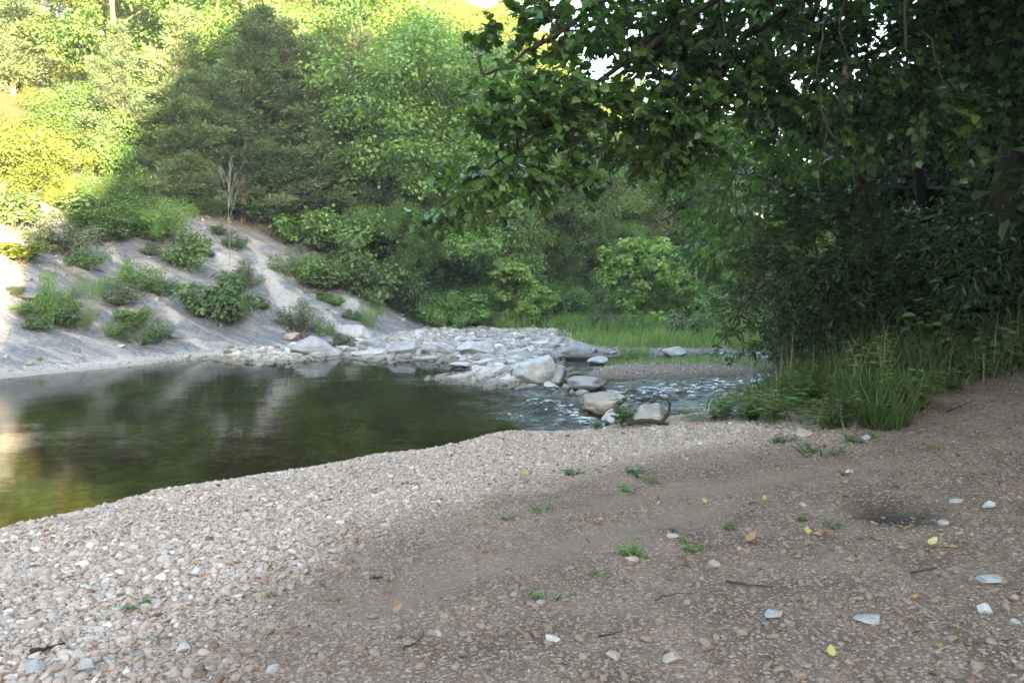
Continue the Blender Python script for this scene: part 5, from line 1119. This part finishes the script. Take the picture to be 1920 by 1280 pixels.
WD = [((1170, 800), 64, 3, 1.3, 'leafy plant in front of the brown stained boulder'), ((1118, 806), 26, 1, 1.5, 'small leafy sprout at the water left of the leafy plant'), ((1300, 792), 44, 0, 1.6, 'low leafy weed at the near shore of the riffle'), ((1345, 790), 38, 1, 1.8, 'leafy weed leaning over the riffle'), ((1395, 790), 50, 3, 1.8, 'tall leafy weed at the left end of the bank growth'),
      ((1440, 795), 64, 1, 1.6, 'broad leafy weed at the foot of the drooping boughs'), ((1480, 790), 84, 0, 1.4, 'leafy weed left of the arching grass'), ((1530, 808), 66, 2, 1.4, 'pale green weed at the corner of the gravel'), ((1500, 770), 90, 3, 1.2, 'dark weed behind the pale green weed'), ((1590, 805), 80, 1, 1.2, 'broad-leaved weed with yellowing leaves under the arching grass'),
      ((1660, 790), 70, 0, 1.2, 'leafy weed below the arching grass'), ((1720, 768), 62, 2, 1.5, 'low green weed on the dirt slope'), ((1690, 775), 90, 3, 1.1, 'dark leafy weed behind the low green weed'), ((1780, 740), 60, 1, 1.4, 'trailing weed at the edge of the shaded dirt'), ((1840, 712), 90, 0, 1.3, 'weed near the right edge under the grass'), ((1900, 695), 100, 3, 1.2, 'tall weed at the right edge of the grass'),
      ((1420, 775), 66, 0, 1.3, 'weed with drooping leaves against the bright water'), ((1365, 780), 50, 3, 1.3, 'weed with long leaves against the bright water'), ((1640, 740), 130, 2, 1.0, 'tall weed standing among the arching grass'), ((1750, 700), 140, 1, 1.0, 'tall dark weed deep in the grass'), ((1860, 650), 150, 3, 1.0, 'tall shaded weed near the right edge')]
for (px, py), ht, v, wd, lab in WD:
    p = hit(px, py); h = ht * p[1] / F_PX / 0.65; plant('weed%d' % v, 'weed', lab, 'weed', p, (h * wd, h * wd, h), group='weeds along the right bank', parts=('stem', 'foliage'))
LW = [((1025, 1122), 46, 'bright green weed in the middle foreground'), ((1018, 957), 44, 'green weed patch on the edge of the gravel'), ((1188, 888), 40, 'broad-leaved seedling on the crest of the bank'), ((1172, 918), 34, 'bright low weed on the crest of the bank'), ((1225, 905), 40, 'faint weed right of the broad-leaved seedling'), ((1185, 1040), 56, 'low weed left of the white stone on the dirt'), ((1290, 1028), 46, 'low weed right of the white stone on the dirt'), ((1125, 1078), 36, 'weed sprout on the packed dirt'), ((1255, 995), 26, 'tiny weed above the white stone on the dirt'),
      ((258, 1140), 50, 'wispy weed in the left gravel'), ((625, 1125), 26, 'small weed where gravel meets dirt'), ((510, 1118), 22, 'tiny weed left of the small weed'), ((518, 1066), 26, 'flat weed in the pale gravel'), ((955, 972), 34, 'weed sprig left of the green weed patch'), ((1505, 975), 26, 'weed sprig near the ash hollow'), ((1368, 990), 30, 'small weed on the track'), ((1540, 852), 80, 'spreading low weed on the dirt by the bank growth'), ((1465, 830), 36, 'thin weed at the gravel corner'), ((1610, 828), 50, 'low weed under the arching grass'), ((1560, 988), 40, 'flat weed left of the ash hollow'), ((1075, 890), 40, 'faint grassy sprouts on the gravel crest'), ((1585, 890), 22, 'tiny green seedling on the track'), ((300, 1200), 26, 'tiny weed in the lower left gravel')]
for i, ((px, py), wd, lab) in enumerate(LW):
    p = hit(px, py); k = wd * p[1] / F_PX / 0.24; plant('low_weed%d' % (i % 3), 'low_weed', lab, 'weed', p, (k, k, k * .75), group='low weeds on the near bank', parts=('stem', 'foliage'), leaf=ML_fresh if i in (0, 1, 3, 5, 6) else None)
for a in [(1660, 800, 80, 110, 150, 'arching broad grass clump hanging over the dirt', None, .02, .6), (1620, 780, 80, 130, 150, 'tall arching grass clump at the front of the bank growth', None, .02, .5), (1700, 770, 70, 100, 120, 'grass clump right of the tall arching one', None, .018, .5), (1560, 800, 50, 60, 90, 'short grass clump by the broad-leaved weed', None, .012, .5)]:
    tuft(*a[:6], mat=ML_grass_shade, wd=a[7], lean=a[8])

# ------------------------------------------------------------------ fallen leaves, sticks
MLF = {'yellow': leaf_material('fallen_yellow', (.24, .18, .05), (.32, .26, .08), (.38, .34, .15), .2), 'tan': leaf_material('fallen_tan', (.16, .09, .035), (.24, .14, .06), (.30, .20, .10), .2), 'orange': leaf_material('fallen_orange', (.24, .10, .02), (.33, .15, .03), (.38, .20, .05), .2)}
FL = [(1560, 1240, 26, 'yellow', 'pale yellow fallen leaf near the bottom edge'), (1320, 1227, 18, 'orange', 'orange fallen leaf near the bottom edge'), (1324, 949, 15, 'yellow', 'yellow leaf lying in the pale rut'), (1433, 943, 14, 'yellow', 'yellow leaf just right of the rut'), (1516, 1007, 18, 'yellow', 'curled yellow leaf on the dirt below the rut'), (1400, 1022, 30, 'tan', 'curled tan leaf on the dirt'), (1740, 848, 22, 'yellow', 'bright yellow leaf at the edge of the shade'), (1797, 861, 14, 'orange', 'orange leaf in the shade'), (1874, 840, 16, 'yellow', 'pale yellow leaf near the right edge'),
      (1697, 998, 22, 'yellow', 'yellow leaf at the rim of the ash hollow'), (1565, 1014, 24, 'tan', 'flat tan leaf left of the ash hollow'), (1766, 1125, 22, 'yellow', 'yellow leaf among pebbles on the right'), (738, 1157, 26, 'tan', 'long yellowish dry leaf on the packed dirt'), (1003, 983, 18, 'orange', 'rusty leaf below the green weed patch'), (1742, 1028, 24, 'yellow', 'large pale yellow leaf below the ash hollow'), (1790, 1010, 18, 'yellow', 'yellow leaf right of the large pale yellow leaf'), (990, 893, 14, 'yellow', 'small yellow leaf in the gravel'), (1710, 1128, 14, 'orange', 'small orange leaf left of the yellow one among pebbles'), (1860, 912, 20, 'yellow', 'dull yellow leaf by the right edge'), (1820, 1098, 16, 'tan', 'tan leaf beside the large white flat stone'), (1635, 830, 16, 'yellow', 'pale leaf under the tall grass'), (1505, 798, 14, 'tan', 'tan leaf under the weeds')]
for i, (px, py, wd, c, lab) in enumerate(FL):
    rng = np.random.default_rng(600 + i); p = hit(px, py); L = wd * p[1] / F_PX * 0.95; a = rng.random() * 6.283
    v, f, t = leaves(np.zeros((1, 3)), np.array([[math.cos(a), math.sin(a), 0.12]]), np.array([[.2 * rng.normal(), .2 * rng.normal(), 1.0]]), L, LEAF_FINE, rng.random(1)); v = v + np.array([0, 0, 1.0]) * (0.35 * ((v[:, :1] ** 2 + v[:, 1:2] ** 2) / L))
    o = link('fallen_leaf', mesh_np('fallen_leaf', v, f, [MLF[c]], {'tint': t}), loc=(p[0], p[1], p[2] + 0.022)); o['label'] = lab; o['category'] = 'leaf'; o['group'] = 'fallen leaves'
STK = [([(1360, 1097), (1405, 1102), (1448, 1108)], .011, 'dark crooked stick on the dirt right of centre'), ([(1708, 1082), (1740, 1075), (1768, 1068)], .007, 'thin dark twig on the right dirt'), ([(757, 1225), (782, 1212), (796, 1196)], .006, 'small bent twig on the packed dirt'), ([(1120, 1200), (1150, 1195), (1168, 1188)], .006, 'thin twig near the bright white flat stone'), ([(700, 1090), (705, 1089), (716, 1087)], .012, 'short dark stick end in the dirt'), ([(60, 1228), (90, 1222), (120, 1212)], .014, 'dark grey stick in the lower left gravel'), ([(1405, 950), (1412, 947), (1425, 951)], .007, 'curved twig in the rut'),
       ([(1775, 775), (1800, 765), (1830, 750)], .008, 'pale bent stem lying at the edge of the weeds'), ([(1230, 1130), (1260, 1122), (1300, 1118)], .005, 'faint twig on the pebbly dirt')]
for i, (pts, r, lab) in enumerate(STK):
    P = np.array([hit(*q) + [0, 0, 0.02] for q in pts]); c = P[0].copy(); bp = bezier_pts(P - c, 9) + np.random.default_rng(i).normal(size=(9, 3)) * 0.004; v, f, t = tube(bp, np.linspace(r * .75, r * .3, 9), 6)
    o = link('stick', mesh_np('stick', v, f, [MB_dark], {'tint': t}), loc=tuple(c)); o['label'] = lab; o['category'] = 'stick'; o['group'] = 'sticks on the near bank'
p = hit(1235, 800)
bp = [bezier_pts([p + [0.0, .1, 0], p + [.12, .1, .12], p + [.13, .1, .27], p + [.02, .1, .30], p + [-.08, .1, .26]], 14), bezier_pts([p + [.10, .1, .29], p + [.25, .12, .28]], 5)]
o = thing('driftwood', 'dark curved root of driftwood sticking up beside the brown boulder', 'driftwood', tuple(p)); link('root', part_mesh('root', [tube(bp[0] - p, np.linspace(.022, .008, 14), 6), tube(bp[1] - p, np.linspace(.008, .004, 5), 5)], MB_dark), o)
lg = bezier_pts([p + [-.35, .05, .03], p + [-.1, .05, .06], p + [.12, .05, .02]], 10); link('log', part_mesh('log', [tube(lg - p, np.array([.02, .03, .026, .03, .024, .028, .02, .022, .016, .01]), 7)], MB_dark), o)

# litter: dark twig bits and brown leaf flakes trodden into the dirt, thickest under the trees
def litter():
    rng = np.random.default_rng(51); x, y = wedge(rng, 16000, 2.4, 12.0); z, k, *_ = land(x, y, True)
    dr = smooth(-0.7, 0.7, sd_poly(DIRT_POLY, x, y)); patch = smooth(0.0, 0.35, fbm(x * 1.1, y * 1.1, seed=103) + 0.10 * (x - 1))
    keep = (k == 1) & (rng.random(len(x)) < dr * (0.12 + 0.88 * patch) * 0.6); P = np.stack([x, y, z + 0.012], 1)[keep]; n = len(P); a = rng.random(n) * 6.283
    D = np.stack([np.cos(a), np.sin(a), 0.15 * rng.normal(size=n)], 1); N = unit(np.array([0, 0, 1.0]) + 0.35 * rng.normal(size=(n, 3))); tw = rng.random(n) < 0.6
    p1 = leaves(P[tw], D[tw], N[tw], 0.03 + 0.06 * rng.random(tw.sum()) ** 2, TUFT, np.zeros(tw.sum()) + 0.1, width=0.35); p2 = leaves(P[~tw], D[~tw], N[~tw], 0.018 + 0.03 * rng.random((~tw).sum()), LEAF_OVAL, 0.3 + 0.7 * rng.random((~tw).sum()))
    v, f, t = join([p1, p2]); m = leaf_material('litter', (.035, .024, .017), (.13, .085, .05), (.30, .20, .11), 0.1, 0.8, 0.1, 0.0)
    link('leaf_litter', mesh_np('leaf_litter', v, f, [m], {'tint': t}), kind='stuff', label='brown leaf flakes and twig bits on the trodden dirt', category='litter')
litter()

# ------------------------------------------------------------------ tell the like trees of the slope apart by what they stand behind
MARKS = [(40, 'at the left edge'), (130, 'above the loose grey-green bush'), (215, 'above the wide green bush'), (308, 'behind the bare-trunked cedar'), (385, 'behind the shorter cedar'), (455, 'behind the broad dark cedar'), (545, 'behind the tall cedar'), (622, 'behind the dense cedar'), (710, 'behind the grey dead tree'),
         (800, 'behind the pale rounded tree'), (880, 'behind the fresh gravel-edge bush'), (975, 'behind the bright young sycamore'), (1060, 'behind the grey boulder'), (1140, 'behind the far grass'), (1218, 'behind the tall young sycamore'), (1290, 'behind the pale bush'), (1380, 'behind the drooping boughs'), (1500, 'behind the dark thicket')]
SHORT = {'cedars high in the woods': 'cedar high in the woods', 'sunlit trees of the upper left slope': 'sunlit yellow-green tree', 'trees on the crest of the far hill': 'tree on the far hill', 'shaded trees of the slope': 'shaded leafy tree', 'shaded undergrowth shrubs': 'undergrowth shrub', 'sunlit undergrowth shrubs': 'sunlit undergrowth shrub', 'dark shrubs under the right bank trees': 'dark thicket shrub', 'sprouts in the cracks of the rock face': 'small ragged sprout'}
def relabel():
    for g, short in SHORT.items():
        mem = {}
        for o in [o for o in COL.objects if o.get('group') == g and o.parent is None]:
            px = 960 + F_PX * o.location.x / max(o.location.y, 1); mk = min(MARKS, key=lambda m: abs(m[0] - px))[1] if px < 1560 else 'near the right edge'
            if 'sprout' in short: mk = mk.replace('behind', 'on the rock below').replace('above', 'on the rock below')
            mem.setdefault(mk, []).append(o)
        for mk, L in mem.items():
            L.sort(key=lambda o: o.location.y)
            rows = ['', ', second row', ', third row', ', fourth row', ', fifth row', ', sixth row', ', seventh row', ', eighth row', ', ninth row', ', tenth row', ', eleventh row', ', twelfth row', ', thirteenth row', ', fourteenth row', ', fifteenth row', ', sixteenth row', ', seventeenth row', ', eighteenth row', ', nineteenth row', ', twentieth row', ', last row']
            for i, o in enumerate(L): o['label'] = short + ' ' + mk + (', first row' if i == 0 and len(L) > 1 else rows[min(i, len(rows) - 1)])
relabel()

# ------------------------------------------------------------------ thin haze volume added to lighten and soften the far bank
def haze():
    x0, x1, y0, y1, z0, z1 = -136, 196, -176, 166, -1.9, 47
    v = np.array([(x, y, z) for z in (z0, z1) for y in (y0, y1) for x in (x0, x1)], float); f = np.array([[0, 2, 3, 1], [4, 5, 7, 6], [0, 1, 5, 4], [2, 6, 7, 3], [0, 4, 6, 2], [1, 3, 7, 5]])
    m, n, l = new_mat('added_haze'); vol = n.new('ShaderNodeVolumePrincipled'); vol.inputs['Color'].default_value = (.92, .96, 1, 1); vol.inputs['Density'].default_value = 0.0009; vol.inputs['Anisotropy'].default_value = 0.2
    o = n.new('ShaderNodeOutputMaterial'); l.new(vol.outputs[0], o.inputs['Volume'])
    link('haze', mesh_np('haze', v, f, [m], smooth_shade=False), kind='stuff', label='thin haze added to lighten and soften the far bank', category='haze')
haze()
